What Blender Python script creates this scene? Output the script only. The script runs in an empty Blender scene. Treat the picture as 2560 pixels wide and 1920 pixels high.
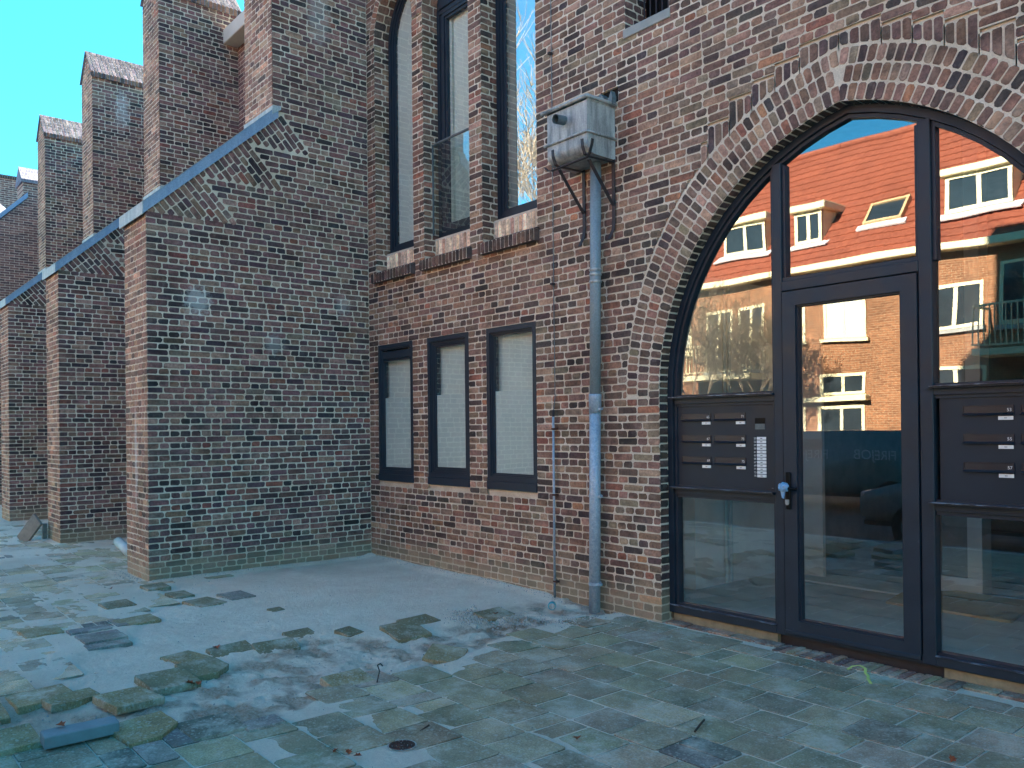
import bpy, math, random
import numpy as np
from mathutils import Vector, Matrix
R = math.radians
S = bpy.context.scene
COL = S.collection
rnd = random.Random(11)

# ------------------------------------------------------------------ camera
cam_d = bpy.data.cameras.new("camera"); cam = bpy.data.objects.new("camera", cam_d); COL.objects.link(cam)
S.camera = cam
YAW, PITCH, ROLL = 0.8697, 0.0036, -0.0109
fw = Vector((-math.sin(YAW)*math.cos(PITCH), math.cos(YAW)*math.cos(PITCH), math.sin(PITCH)))
rt = Vector((math.cos(YAW), math.sin(YAW), 0)); up = rt.cross(fw)
r2 = rt*math.cos(ROLL)+up*math.sin(ROLL); u2 = -rt*math.sin(ROLL)+up*math.cos(ROLL)
cam.matrix_world = Matrix(((r2.x, u2.x, -fw.x, 8.6927), (r2.y, u2.y, -fw.y, -5.1153), (r2.z, u2.z, -fw.z, 1.506), (0, 0, 0, 1)))
cam_d.sensor_width = 36; cam_d.sensor_fit = 'HORIZONTAL'; cam_d.lens = 2078.04/2560*36
cam_d.shift_y = 101.54/2560
cam_d.clip_start = 0.05; cam_d.clip_end = 3000

# ------------------------------------------------------------------ light
SUN_EL, SUN_AZ = R(25.5), R(-2.0)          # azimuth measured from +Y towards +X
W = bpy.data.worlds.new("World"); S.world = W; W.use_nodes = True
wn = W.node_tree.nodes; wl = W.node_tree.links; wn.clear()
sky = wn.new('ShaderNodeTexSky'); sky.sky_type = 'NISHITA'; sky.sun_disc = False
sky.sun_elevation = SUN_EL; sky.sun_rotation = SUN_AZ; sky.air_density = 1.0; sky.dust_density = 0.3; sky.ozone_density = 2.0
bg = wn.new('ShaderNodeBackground'); bg.inputs[1].default_value = 0.12
wo = wn.new('ShaderNodeOutputWorld'); tn = wn.new('ShaderNodeMix'); tn.data_type = 'RGBA'; tn.blend_type = 'MULTIPLY'; tn.inputs[0].default_value = 1.0; tn.inputs[7].default_value = (0.10, 0.385, 0.44, 1)   # clear deep-cyan winter sky
wl.new(sky.outputs[0], tn.inputs[6]); wl.new(tn.outputs[2], bg.inputs[0]); wl.new(bg.outputs[0], wo.inputs[0])
sd = bpy.data.lights.new("sun", 'SUN'); sd.energy = 5.0; sd.angle = R(0.5); sd.color = (1.0, 0.88, 0.72)
sun = bpy.data.objects.new("sun", sd); COL.objects.link(sun)
sdir = Vector((math.sin(SUN_AZ)*math.cos(SUN_EL), math.cos(SUN_AZ)*math.cos(SUN_EL), math.sin(SUN_EL)))
sun.rotation_euler = sdir.to_track_quat('Z', 'Y').to_euler(); sun.location = (0, 20, 30)
S.view_settings.view_transform = 'Standard'; S.view_settings.look = 'None'
S.view_settings.gamma = 1.0; S.view_settings.exposure = 3.45
S.cycles.max_bounces = 8; S.cycles.transparent_max_bounces = 12; S.cycles.glossy_bounces = 4
S.cycles.caustics_reflective = False; S.cycles.caustics_refractive = False

# ------------------------------------------------------------------ materials
def srgb(*c):
    return tuple(((x/255)/12.92 if x/255 <= 0.04045 else ((x/255+0.055)/1.055)**2.4) for x in c)
class NT:
    def __init__(s, name):
        s.m = bpy.data.materials.new(name); s.m.use_nodes = True; s.t = s.m.node_tree; s.t.nodes.clear()
        s.out = s.n('ShaderNodeOutputMaterial')
    def n(s, typ, **k):
        nd = s.t.nodes.new(typ)
        for a, b in k.items(): setattr(nd, a, b)
        return nd
    def put(s, sock, v):
        if hasattr(v, 'links') or isinstance(v, bpy.types.NodeSocket): s.t.links.new(v, sock)
        else:
            if isinstance(v, (tuple, list)) and len(v) == 3 and sock.type == 'RGBA': v = (*v, 1)
            sock.default_value = v
    def coord(s): return s.n('ShaderNodeTexCoord').outputs['Object']
    def geo(s): return s.n('ShaderNodeNewGeometry').outputs['Position']
    def mapping(s, v, scale=(1, 1, 1), rot=(0, 0, 0), loc=(0, 0, 0)):
        m = s.n('ShaderNodeMapping'); s.put(m.inputs[0], v); m.inputs['Scale'].default_value = scale; m.inputs['Rotation'].default_value = rot; m.inputs['Location'].default_value = loc
        return m.outputs[0]
    def noise(s, v, scale, detail=4, rough=0.55):
        m = s.n('ShaderNodeTexNoise'); s.put(m.inputs['Vector'], v); m.inputs['Scale'].default_value = scale; m.inputs['Detail'].default_value = detail; m.inputs['Roughness'].default_value = rough
        return m.outputs['Fac']
    def ramp(s, f, stops):
        r = s.n('ShaderNodeValToRGB'); s.put(r.inputs[0], f); el = r.color_ramp.elements
        while len(el) < len(stops): el.new(0.5)
        for e, (p, c) in zip(el, stops):
            e.position = p; e.color = (c, c, c, 1) if not isinstance(c, tuple) else (*c, 1)
        return r.outputs[0]
    def mix(s, f, a, b, mode='MIX'):
        m = s.n('ShaderNodeMix', data_type='RGBA', blend_type=mode); s.put(m.inputs[0], f); s.put(m.inputs[6], a); s.put(m.inputs[7], b)
        return m.outputs[2]
    def math(s, op, a, b=0.0):
        m = s.n('ShaderNodeMath', operation=op); s.put(m.inputs[0], a); s.put(m.inputs[1], b); return m.outputs[0]
    def bump(s, h, dist=0.005, st=1.0, nrm=None):
        b = s.n('ShaderNodeBump'); b.inputs['Strength'].default_value = st; b.inputs['Distance'].default_value = dist; s.put(b.inputs['Height'], h)
        if nrm is not None: s.put(b.inputs['Normal'], nrm)
        return b.outputs[0]
    def bsdf(s, base, rough=0.8, metal=0.0, nrm=None, spec=0.5):
        p = s.n('ShaderNodeBsdfPrincipled'); s.put(p.inputs['Base Color'], base); s.put(p.inputs['Roughness'], rough); s.put(p.inputs['Metallic'], metal)
        p.inputs['Specular IOR Level'].default_value = spec
        if nrm is not None: s.put(p.inputs['Normal'], nrm)
        s.t.links.new(p.outputs[0], s.out.inputs[0]); return p

def stains(k, c, b, gain=1.0):
    """white lime runs on the brickwork at the places where the wall shows them"""
    wob = k.noise(c, 16, 7, 0.8)
    for (x, y, z, r, sz, a) in ((0, -2.03, 2.86, .13, .9, .8), (0, -1.2, 2.45, .10, .8, .4), (0, -.62, 6.25, .14, .4, .4), (-7.6, -.68, 7.45, .12, .35, .6), (-.4, -2.54, 1.25, .05, .1, .7), (-3.86, -1.3, 2.2, .12, .5, .4), (0, -.35, 2.95, .10, .8, .35)):
        m = k.n('ShaderNodeMapping'); k.put(m.inputs[0], c); m.inputs['Location'].default_value = (-x, -y, -z*sz); m.inputs['Scale'].default_value = (1, 1, sz)
        l = k.n('ShaderNodeVectorMath', operation='LENGTH'); k.put(l.inputs[0], m.outputs[0])
        f = k.math('SUBTRACT', k.math('DIVIDE', l.outputs['Value'], r), k.math('MULTIPLY', wob, 3.4))
        b = k.mix(k.math('MULTIPLY', k.ramp(k.math('ADD', f, 1.25), [(0.1, 1.0), (0.75, 0.0)]), a*gain), b, srgb(222, 226, 222))
    return b
def m_brickgeo():
    k = NT("brick_faces"); c = k.geo()
    at = k.n('ShaderNodeAttribute', attribute_name='bc').outputs['Color']
    n1 = k.noise(c, 22, 5, 0.65); n2 = k.noise(c, 55, 5, 0.7); n3 = k.noise(k.mapping(c, (1, 1, 1.6)), 1.9, 5, 0.6)
    b = k.mix(1.0, at, k.ramp(n1, [(0.25, 0.5), (0.5, 1.0), (0.78, 1.5)]), 'MULTIPLY')
    b = k.mix(1.0, b, k.ramp(n2, [(0.3, 0.62), (0.5, 1.0), (0.75, 1.35)]), 'MULTIPLY')
    b = k.mix(1.0, b, k.ramp(n3, [(0.34, 0.45), (0.5, 1.0), (0.7, 1.12)]), 'MULTIPLY')
    b = k.mix(1.0, b, (1.78, 1.52, 1.24), 'MULTIPLY')
    b = stains(k, c, b, 0.5)
    # lime bloom and mortar smears on some faces
    sm = k.math('MULTIPLY', k.ramp(k.noise(c, 9, 6, 0.7), [(0.56, 0.0), (0.72, 1.0)]), 0.38)
    b = k.mix(sm, b, srgb(150, 140, 128))
    # splashed dust at the foot of the wall
    z = k.n('ShaderNodeSeparateXYZ'); k.put(z.inputs[0], c)
    zz = k.math('ADD', z.outputs[2], k.math('MULTIPLY', k.noise(c, 3.5, 4), -0.22))
    dust = k.math('MULTIPLY', k.ramp(zz, [(0.0, 1.0), (0.17, 0.0)]), 0.5)
    b = k.mix(dust, b, srgb(160, 150, 124))
    nr = k.bump(k.math('ADD', k.noise(c, 60, 5, 0.65), k.math('MULTIPLY', n1, 0.8)), 0.006, 0.9)
    k.bsdf(b, k.ramp(n1, [(0.3, 0.65), (0.7, 0.95)]), 0, nr, 0.35); return k.m
def m_mortar():
    k = NT("lime_mortar"); c = k.geo()
    n = k.noise(c, 5, 5, 0.6); n2 = k.noise(c, 120, 3); n3 = k.noise(c, 0.9, 3)
    b = k.mix(k.ramp(n, [(0.3, 0.0), (0.7, 1.0)]), srgb(200, 188, 168), srgb(234, 224, 206))
    b = k.mix(k.ramp(n3, [(0.4, 0.0), (0.62, 0.5)]), b, srgb(190, 172, 148))
    b = k.mix(1.0, b, k.ramp(n2, [(0.3, 0.8), (0.7, 1.1)]), 'MULTIPLY')
    b = stains(k, c, b)
    z = k.n('ShaderNodeSeparateXYZ'); k.put(z.inputs[0], c)
    b = k.mix(k.math('MULTIPLY', k.ramp(k.math('ADD', z.outputs[2], k.math('MULTIPLY', k.noise(c, 3.5, 4), -0.22)), [(0.0, 1.0), (0.17, 0.0)]), 0.45), b, srgb(160, 150, 124))
    k.bsdf(b, 0.95, 0, k.bump(k.noise(c, 160, 4), 0.003, 0.8), 0.2); return k.m
def m_bricktex(name, ax, c1, c2, mort, sc=1.0, bw=0.21, rh=0.0632, ms=0.011):
    # ax: which world axes run along and up the wall
    k = NT(name); g = k.geo(); s = k.n('ShaderNodeSeparateXYZ'); k.put(s.inputs[0], g)
    cb = k.n('ShaderNodeCombineXYZ'); k.put(cb.inputs[0], s.outputs[ax[0]]); k.put(cb.inputs[1], s.outputs[ax[1]])
    t = k.n('ShaderNodeTexBrick'); k.put(t.inputs['Vector'], cb.outputs[0]); t.inputs['Scale'].default_value = sc
    t.inputs['Brick Width'].default_value = bw; t.inputs['Row Height'].default_value = rh; t.inputs['Mortar Size'].default_value = ms/2
    t.inputs['Mortar Smooth'].default_value = 0.2; t.inputs['Bias'].default_value = 0.0
    k.put(t.inputs['Color1'], c1); k.put(t.inputs['Color2'], c2); k.put(t.inputs['Mortar'], mort)
    b = k.mix(1.0, t.outputs[0], k.ramp(k.noise(g, 14, 5, 0.65), [(0.3, 0.6), (0.7, 1.25)]), 'MULTIPLY')
    b = k.mix(1.0, b, k.ramp(k.noise(g, 0.7, 4, 0.6), [(0.3, 0.75), (0.7, 1.15)]), 'MULTIPLY')
    k.bsdf(b, 0.9, 0, k.bump(k.math('SUBTRACT', 1.0, t.outputs['Fac']), 0.005, 0.8), 0.3); return k.m
def m_simple(name, col, rough=0.5, metal=0.0, nscale=8, var=0.15, bump=0.0, spec=0.5, bscale=60):
    k = NT(name); c = k.coord(); n = k.noise(c, nscale, 4, 0.6)
    b = k.mix(1.0, col, k.ramp(n, [(0.3, 1-var), (0.7, 1+var)]), 'MULTIPLY')
    nr = k.bump(k.noise(c, bscale, 4), bump, 0.7) if bump else None
    k.bsdf(b, k.ramp(n, [(0.3, max(rough-0.08, 0.02)), (0.7, min(rough+0.08, 1))]), metal, nr, spec); return k.m
def m_frame():
    k = NT("anthracite_frame_paint"); c = k.geo()
    n = k.noise(c, 6, 4); d = k.noise(k.mapping(c, (1, 1, 1)), 40, 5, 0.7)
    b = k.mix(k.math('MULTIPLY', k.ramp(d, [(0.66, 0.0), (0.76, 1.0)]), 0.35), srgb(36, 47, 58), srgb(120, 128, 135))
    b = k.mix(1.0, b, k.ramp(n, [(0.3, 0.85), (0.7, 1.15)]), 'MULTIPLY')
    k.bsdf(b, k.ramp(n, [(0.3, 0.38), (0.7, 0.55)]), 0, None, 0.3); return k.m
def m_dirty_sill():
    k = NT("dusty_sill_paint"); c = k.geo()
    d = k.noise(k.mapping(c, (3, 18, 18)), 3.0, 6, 0.7)
    b = k.mix(k.ramp(d, [(0.5, 0.0), (0.62, 0.7)]), srgb(46, 50, 64), srgb(150, 165, 180))
    k.bsdf(b, 0.4, 0, None, 0.5); return k.m
def m_glass(name, f0=0.2, wav=0.00003, tint=(0.86, 0.93, 0.92), sc=1.6):
    k = NT(name); c = k.geo()
    # reflectance F0 + (1-F0)(1-cos)^5, the same from both sides of the coated pane
    ge = k.n('ShaderNodeNewGeometry'); dp_ = k.n('ShaderNodeVectorMath', operation='DOT_PRODUCT'); k.put(dp_.inputs[0], ge.outputs['Incoming']); k.put(dp_.inputs[1], ge.outputs['Normal'])
    one = k.math('SUBTRACT', 1.0, k.math('ABSOLUTE', dp_.outputs['Value'])); refl = k.math('ADD', f0, k.math('MULTIPLY', 1-f0, k.math('POWER', one, 5.0)))
    nr = k.bump(k.noise(c, sc, 1, 0.4), 1.0, wav*60)
    gl = k.n('ShaderNodeBsdfGlossy'); gl.inputs['Roughness'].default_value = 0.0; gl.inputs['Color'].default_value = (0.97, 0.98, 1, 1); k.put(gl.inputs['Normal'], nr)
    tr = k.n('ShaderNodeBsdfTransparent'); tr.inputs[0].default_value = (*tint, 1)
    # thin film of dust on the pane
    df = k.n('ShaderNodeBsdfDiffuse'); df.inputs[0].default_value = (0.5, 0.5, 0.48, 1)
    mx = k.n('ShaderNodeMixShader'); k.put(mx.inputs[0], refl); k.t.links.new(tr.outputs[0], mx.inputs[1]); k.t.links.new(gl.outputs[0], mx.inputs[2])
    m2 = k.n('ShaderNodeMixShader'); k.put(m2.inputs[0], k.math('MULTIPLY', k.ramp(k.noise(c, 3, 6, 0.7), [(0.45, 0.15), (0.75, 1.0)]), 0.035)); k.t.links.new(mx.outputs[0], m2.inputs[1]); k.t.links.new(df.outputs[0], m2.inputs[2])
    k.t.links.new(m2.outputs[0], k.out.inputs[0]); return k.m
def m_zinc(name, a, b_, rough=0.5, metal=0.35, streak=True, sc=5):
    k = NT(name); c = k.geo()
    n = k.noise(k.mapping(c, (1, 1, 0.18 if streak else 1)), sc*3, 5, 0.65); n2 = k.noise(c, 70, 5, 0.7)
    b = k.mix(k.ramp(n, [(0.35, 0.0), (0.65, 1.0)]), a, b_)
    b = k.mix(1.0, b, k.ramp(n2, [(0.3, 0.78), (0.7, 1.18)]), 'MULTIPLY')
    k.bsdf(b, k.ramp(n, [(0.3, rough-0.1), (0.7, rough+0.2)]), metal, k.bump(n2, 0.002, 0.4)); return k.m
def m_tile():
    k = NT("concrete_paving_tiles"); c = k.geo()
    at = k.n('ShaderNodeAttribute', attribute_name='bc').outputs['Color']
    n1 = k.noise(c, 7, 5, 0.65); n2 = k.noise(c, 110, 4, 0.75); v = k.n('ShaderNodeTexVoronoi'); k.put(v.inputs['Vector'], c); v.inputs['Scale'].default_value = 85
    b = k.mix(1.0, at, (2.5, 1.9, 1.45), 'MULTIPLY')
    b = k.mix(1.0, b, k.ramp(n1, [(0.3, 0.72), (0.7, 1.22)]), 'MULTIPLY')
    b = k.mix(1.0, b, k.ramp(n2, [(0.32, 0.6), (0.5, 1.0), (0.72, 1.6)]), 'MULTIPLY')
    vv = k.n('ShaderNodeSeparateColor'); k.put(vv.inputs[0], v.outputs['Color'])
    b = k.mix(k.math('MULTIPLY', k.math('GREATER_THAN', vv.outputs[0], 0.9), 0.4), b, srgb(188, 190, 180))
    gr = k.ramp(k.noise(c, 1.1, 4, 0.6), [(0.5, 0.0), (0.68, 0.35)])
    b = k.mix(gr, b, srgb(128, 134, 102))
    dust = k.ramp(k.noise(c, 3.3, 8, 0.75), [(0.5, 0.0), (0.68, 0.65)])
    b = k.mix(dust, b, srgb(212, 204, 188))
    k.bsdf(b, 0.85, 0, k.bump(k.math('ADD', k.noise(c, 220, 4, 0.6), k.math('MULTIPLY', n1, 1.0)), 0.003, 0.9), 0.3); return k.m
def m_sand():
    k = NT("pale_sand"); c = k.geo()
    n1 = k.noise(c, 2.2, 6, 0.65); n2 = k.noise(c, 30, 7, 0.8); n3 = k.noise(c, 150, 4, 0.75)
    at = k.n('ShaderNodeAttribute', attribute_name='dk').outputs['Fac']
    b = k.mix(k.ramp(n1, [(0.35, 0.0), (0.65, 1.0)]), srgb(240, 226, 206), srgb(250, 240, 222))
    b = k.mix(k.math('MULTIPLY', at, k.ramp(n2, [(0.35, 0.3), (0.6, 1.0)])), b, srgb(160, 136, 114))
    b = k.mix(1.0, b, k.ramp(n2, [(0.32, 0.92), (0.6, 1.04)]), 'MULTIPLY')
    b = k.mix(1.0, b, k.ramp(n3, [(0.34, 0.74), (0.44, 1.0), (0.7, 1.08)]), 'MULTIPLY')
    k.bsdf(b, 0.95, 0, k.bump(k.math('ADD', n3, k.math('MULTIPLY', n2, 2.5)), 0.012, 1.0), 0.2); return k.m

M = {}
M['brick'] = m_brickgeo(); M['mortar'] = m_mortar()
BRC = (srgb(150, 112, 104), srgb(98, 78, 80), srgb(220, 204, 184))
M['bt_x'] = m_bricktex("brick_wall_front", (0, 2), *BRC)
M['bt_y'] = m_bricktex("brick_wall_side", (1, 2), *BRC)
M['frame'] = m_frame(); M['sillp'] = m_dirty_sill()
M['glass'] = m_glass("window_glass"); M['glass_b'] = m_glass("entrance_glass", 0.19, 0.00003)
M['glass_s'] = m_glass("sky_mirroring_glass", 0.5)
M['zinc'] = m_zinc("weathered_zinc", srgb(118, 124, 126), srgb(186, 190, 188), 0.5, 0.2)
M['zinc_d'] = m_zinc("dark_zinc", srgb(84, 98, 104), srgb(112, 124, 128), 0.5, 0.3)
M['galv'] = m_zinc("galvanised_pipe", srgb(140, 158, 176), srgb(172, 186, 196), 0.45, 0.2, False, 9)
M['iron'] = m_simple("dark_iron", srgb(52, 50, 54), 0.6, 0.2, 20, 0.3, 0.002)
M['rust'] = m_simple("rusty_clamp", srgb(74, 48, 40), 0.8, 0.1, 30, 0.4, 0.002)
M['cop'] = m_zinc("blue_grey_coping_metal", srgb(124, 150, 178), srgb(140, 166, 190), 0.45, 0.0)
M['cop_w'] = m_zinc("oxidised_flashing", srgb(150, 165, 170), srgb(196, 205, 204), 0.6, 0.1)
M['stone'] = m_simple("pale_stone", srgb(150, 154, 150), 0.85, 0, 6, 0.15, 0.003)
M['gutter'] = m_simple("cream_gutter_board", srgb(196, 194, 184), 0.6, 0, 3, 0.1)
M['panel'] = m_simple("anthracite_panel", srgb(36, 46, 56), 0.42, 0.0, 3, 0.1, 0, 0.25)
M['slot'] = m_simple("letter_slot_metal", srgb(44, 46, 54), 0.35, 0.3, 10, 0.1)
M['white'] = m_simple("white_plate", srgb(225, 228, 228), 0.4, 0, 10, 0.05)
M['black'] = m_simple("black_plastic_and_shade", srgb(9, 9, 11), 0.5, 0, 10, 0.1, 0, 0.15)
M['pipe_up'] = m_zinc("painted_zinc_pipe", srgb(118, 134, 142), srgb(136, 150, 156), 0.5, 0.1)
M['mortar_d'] = m_simple("grey_mortar", srgb(126, 128, 136), 0.9, 0, 20, 0.2, 0.002)
M['sillbrick'] = m_simple("dark_sill_brick", srgb(92, 76, 72), 0.85, 0, 20, 0.3, 0.003)
M['tile'] = m_tile(); M['sand'] = m_sand()
M['film'] = m_simple("frosted_film", srgb(226, 232, 226), 0.5, 0, 2, 0.06)
M['blind'] = m_simple("pale_blind", srgb(236, 238, 228), 0.8, 0, 2, 0.08)
M['dark'] = m_simple("dark_interior", srgb(52, 54, 56), 0.9, 0, 3, 0.2)
M['floor'] = m_simple("screed_floor", srgb(196, 198, 192), 0.8, 0, 2.5, 0.2, 0.003)
M['plaster'] = m_simple("grey_plaster", srgb(226, 230, 228), 0.8, 0, 2, 0.12)
M['ply'] = m_simple("plywood", srgb(186, 160, 118), 0.7, 0, 5, 0.15)
M['wood'] = m_simple("weathered_plank", srgb(122, 122, 116), 0.85, 0, 12, 0.25, 0.003)
M['beigek'] = m_simple("rendered_plinth", srgb(140, 128, 102), 0.9, 0, 14, 0.3, 0.004)
M['leaf'] = m_simple("dry_leaf", srgb(150, 70, 34), 0.8, 0, 40, 0.3)
M['twig'] = m_simple("dark_twig", srgb(66, 50, 42), 0.9, 0, 40, 0.3)
M['strap'] = m_simple("pale_yellow_strap", srgb(206, 214, 120), 0.5, 0, 10, 0.08)
M['can_b'] = m_simple("turquoise_can", srgb(40, 160, 178), 0.35, 0.3, 20, 0.1)
M['plastic'] = m_simple("crumpled_blue_film", srgb(130, 168, 200), 0.25, 0, 30, 0.25, 0.004)
M['kerb'] = m_simple("blue_grey_concrete", srgb(128, 134, 138), 0.85, 0, 12, 0.15, 0.003)
M['stub'] = m_simple("pale_tube", srgb(188, 204, 204), 0.6, 0, 8, 0.1)
M['rubble'] = m_simple("stone_chips", srgb(168, 166, 158), 0.9, 0, 30, 0.35, 0.003)
M['asph'] = m_bricktex("street_brick", (0, 1), srgb(96, 84, 80), srgb(72, 66, 66), srgb(60, 56, 54), 1.0, 0.2, 0.07, 0.008)
M['bark'] = m_simple("pale_bark", srgb(120, 108, 88), 0.9, 0, 8, 0.3, 0.01)

# ------------------------------------------------------------------ mesh helpers
def tag(o, label=None, cat=None, group=None, kind=None):
    if label: o['label'] = label
    if cat: o['category'] = cat
    if group: o['group'] = group
    if kind: o['kind'] = kind
    return o
def empty(name, loc=(0, 0, 0), parent=None, rz=0):
    o = bpy.data.objects.new(name, None); COL.objects.link(o); o.location = loc; o.rotation_euler = (0, 0, rz); o.empty_display_size = 0.2
    if parent: o.parent = parent
    return o
class MB:
    def __init__(s): s.v = []; s.f = []; s.mi = []; s.cur = 0
    def add(s, vs, fs):
        b = len(s.v); s.v += [tuple(map(float, p)) for p in vs]
        for f in fs: s.f.append(tuple(b+i for i in f)); s.mi.append(s.cur)
        return s
    def box(s, a, b, bev=0.0):
        x0, y0, z0 = [min(p, q) for p, q in zip(a, b)]; x1, y1, z1 = [max(p, q) for p, q in zip(a, b)]
        if bev <= 0:
            vs = [(x0, y0, z0), (x1, y0, z0), (x1, y1, z0), (x0, y1, z0), (x0, y0, z1), (x1, y0, z1), (x1, y1, z1), (x0, y1, z1)]
            return s.add(vs, [(0, 3, 2, 1), (4, 5, 6, 7), (0, 1, 5, 4), (1, 2, 6, 5), (2, 3, 7, 6), (3, 0, 4, 7)])
        e = bev; vs = []; idx = {}
        for cx in (0, 1):
            for cy in (0, 1):
                for cz in (0, 1):
                    X = (x0, x1)[cx]; Y = (y0, y1)[cy]; Z = (z0, z1)[cz]; sx = e*(1-2*cx); sy = e*(1-2*cy); sz = e*(1-2*cz)
                    for ax, p in enumerate(((X, Y+sy, Z+sz), (X+sx, Y, Z+sz), (X+sx, Y+sy, Z))):
                        idx[(cx, cy, cz, ax)] = len(vs); vs.append(p)
        fs = []
        for c in (0, 1):
            fs.append([idx[(c, a, b, 0)] for a, b in ((0, 0), (1, 0), (1, 1), (0, 1))][::(1 if c else -1)])
            fs.append([idx[(a, c, b, 1)] for a, b in ((0, 0), (0, 1), (1, 1), (1, 0))][::(1 if c else -1)])
            fs.append([idx[(a, b, c, 2)] for a, b in ((0, 0), (1, 0), (1, 1), (0, 1))][::(1 if c else -1)])
        for a in (0, 1):
            for b in (0, 1):
                fs.append([idx[(0, a, b, 1)], idx[(1, a, b, 1)], idx[(1, a, b, 2)], idx[(0, a, b, 2)]])
                fs.append([idx[(a, 0, b, 0)], idx[(a, 1, b, 0)], idx[(a, 1, b, 2)], idx[(a, 0, b, 2)]])
                fs.append([idx[(a, b, 0, 0)], idx[(a, b, 1, 0)], idx[(a, b, 1, 1)], idx[(a, b, 0, 1)]])
                for c in (0, 1): fs.append([idx[(a, b, c, 0)], idx[(a, b, c, 1)], idx[(a, b, c, 2)]])
        return s.add(vs, [f if isinstance(f, list) else f for f in fs])
    def prism(s, poly, axis, a, b):
        # polygon in the two other axes, extruded along axis from a to b
        n = len(poly)
        def P(p, t):
            return {0: (t, p[0], p[1]), 1: (p[0], t, p[1]), 2: (p[0], p[1], t)}[axis]
        vs = [P(p, a) for p in poly]+[P(p, b) for p in poly]
        fs = [tuple(range(n))[::-1], tuple(range(n, 2*n))]+[(i, (i+1) % n, n+(i+1) % n, n+i) for i in range(n)]
        return s.add(vs, fs)
    def tube(s, pts, r, n=10, cap=True):
        pts = [Vector(p) for p in pts]; rs = r if isinstance(r, (list, tuple)) else [r]*len(pts)
        base = len(s.v); prev = None
        for i, p in enumerate(pts):
            d = (pts[min(i+1, len(pts)-1)]-pts[max(i-1, 0)]).normalized()
            if prev is None:
                a = Vector((0, 0, 1)) if abs(d.z) < 0.9 else Vector((1, 0, 0)); x = d.cross(a).normalized()
            else: x = (prev-d*prev.dot(d)).normalized()
            prev = x; y = d.cross(x)
            for k in range(n):
                t = 2*math.pi*k/n; q = p+(x*math.cos(t)+y*math.sin(t))*rs[i]; s.v.append(tuple(q))
        for i in range(len(pts)-1):
            for k in range(n):
                a = base+i*n+k; b = base+i*n+(k+1) % n; s.f.append((a, b, b+n, a+n)); s.mi.append(s.cur)
        if cap:
            s.f.append(tuple(base+k for k in range(n))[::-1]); s.mi.append(s.cur)
            e = base+(len(pts)-1)*n; s.f.append(tuple(e+k for k in range(n))); s.mi.append(s.cur)
        return s
    def build(s, name, mats, parent=None, smooth=False, loc=None):
        me = bpy.data.meshes.new(name); v = s.v
        if loc is not None: v = [(p[0]-loc[0], p[1]-loc[1], p[2]-loc[2]) for p in v]
        me.from_pydata(v, [], s.f); me.update()
        if not isinstance(mats, (list, tuple)): mats = [mats]
        for m in mats: me.materials.append(m)
        if len(mats) > 1: me.polygons.foreach_set('material_index', s.mi)
        if smooth: me.polygons.foreach_set('use_smooth', [True]*len(me.polygons))
        o = bpy.data.objects.new(name, me); COL.objects.link(o)
        if loc is not None: o.location = loc
        if parent: o.parent = parent
        return o
def text_mb(txt, size, origin, U, V, N, thick=0.0008, align='LEFT'):
    cu = bpy.data.curves.new('txt', 'FONT'); cu.body = txt; cu.size = size; cu.align_x = align; cu.extrude = 0
    o = bpy.data.objects.new('txt', cu); COL.objects.link(o)
    dg = bpy.context.evaluated_depsgraph_get(); me = bpy.data.meshes.new_from_object(o.evaluated_get(dg))
    U, V, N, O = map(Vector, (U, V, N, origin))
    vs = [O+U*v.co.x+V*v.co.y+N*thick for v in me.vertices]; fs = [tuple(p.vertices) for p in me.polygons]
    bpy.data.objects.remove(o); bpy.data.curves.remove(cu); bpy.data.meshes.remove(me)
    return vs, fs
_ng = np.random.RandomState(5)
_tab = _ng.rand(256, 256)
def vnoise(x, y):
    xi = np.floor(x).astype(int); yi = np.floor(y).astype(int); fx = x-xi; fy = y-yi
    fx = fx*fx*(3-2*fx); fy = fy*fy*(3-2*fy)
    g = lambda a, b: _tab[a & 255, b & 255]
    return (g(xi, yi)*(1-fx)+g(xi+1, yi)*fx)*(1-fy)+(g(xi, yi+1)*(1-fx)+g(xi+1, yi+1)*fx)*fy
def fbm(x, y, o=4, l=2.1, g=0.5):
    s = 0; a = 1; t = 0
    for i in range(o): s = s+a*vnoise(x*l**i+17.3*i, y*l**i+9.1*i); t += a; a *= g
    return s/t

# ------------------------------------------------------------------ brickwork as real geometry
CH = 0.0632; JT = 0.0114
PAL = [((110, 89, 82), 28), ((98, 82, 77), 22), ((87, 73, 71), 18), ((64, 57, 58), 12), ((54, 50, 53), 6), ((116, 82, 72), 5), ((128, 110, 101), 13), ((106, 98, 89), 8), ((134, 102, 84), 1)]
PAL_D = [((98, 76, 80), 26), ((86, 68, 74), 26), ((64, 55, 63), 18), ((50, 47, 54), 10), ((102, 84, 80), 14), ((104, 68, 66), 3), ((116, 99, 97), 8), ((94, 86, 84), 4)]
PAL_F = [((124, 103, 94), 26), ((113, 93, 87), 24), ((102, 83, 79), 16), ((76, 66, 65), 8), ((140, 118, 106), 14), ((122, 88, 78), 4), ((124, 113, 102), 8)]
PAL_R = [((86, 69, 68), 30), ((98, 80, 75), 26), ((64, 57, 60), 16), ((110, 80, 73), 5), ((110, 96, 89), 14)]
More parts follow.
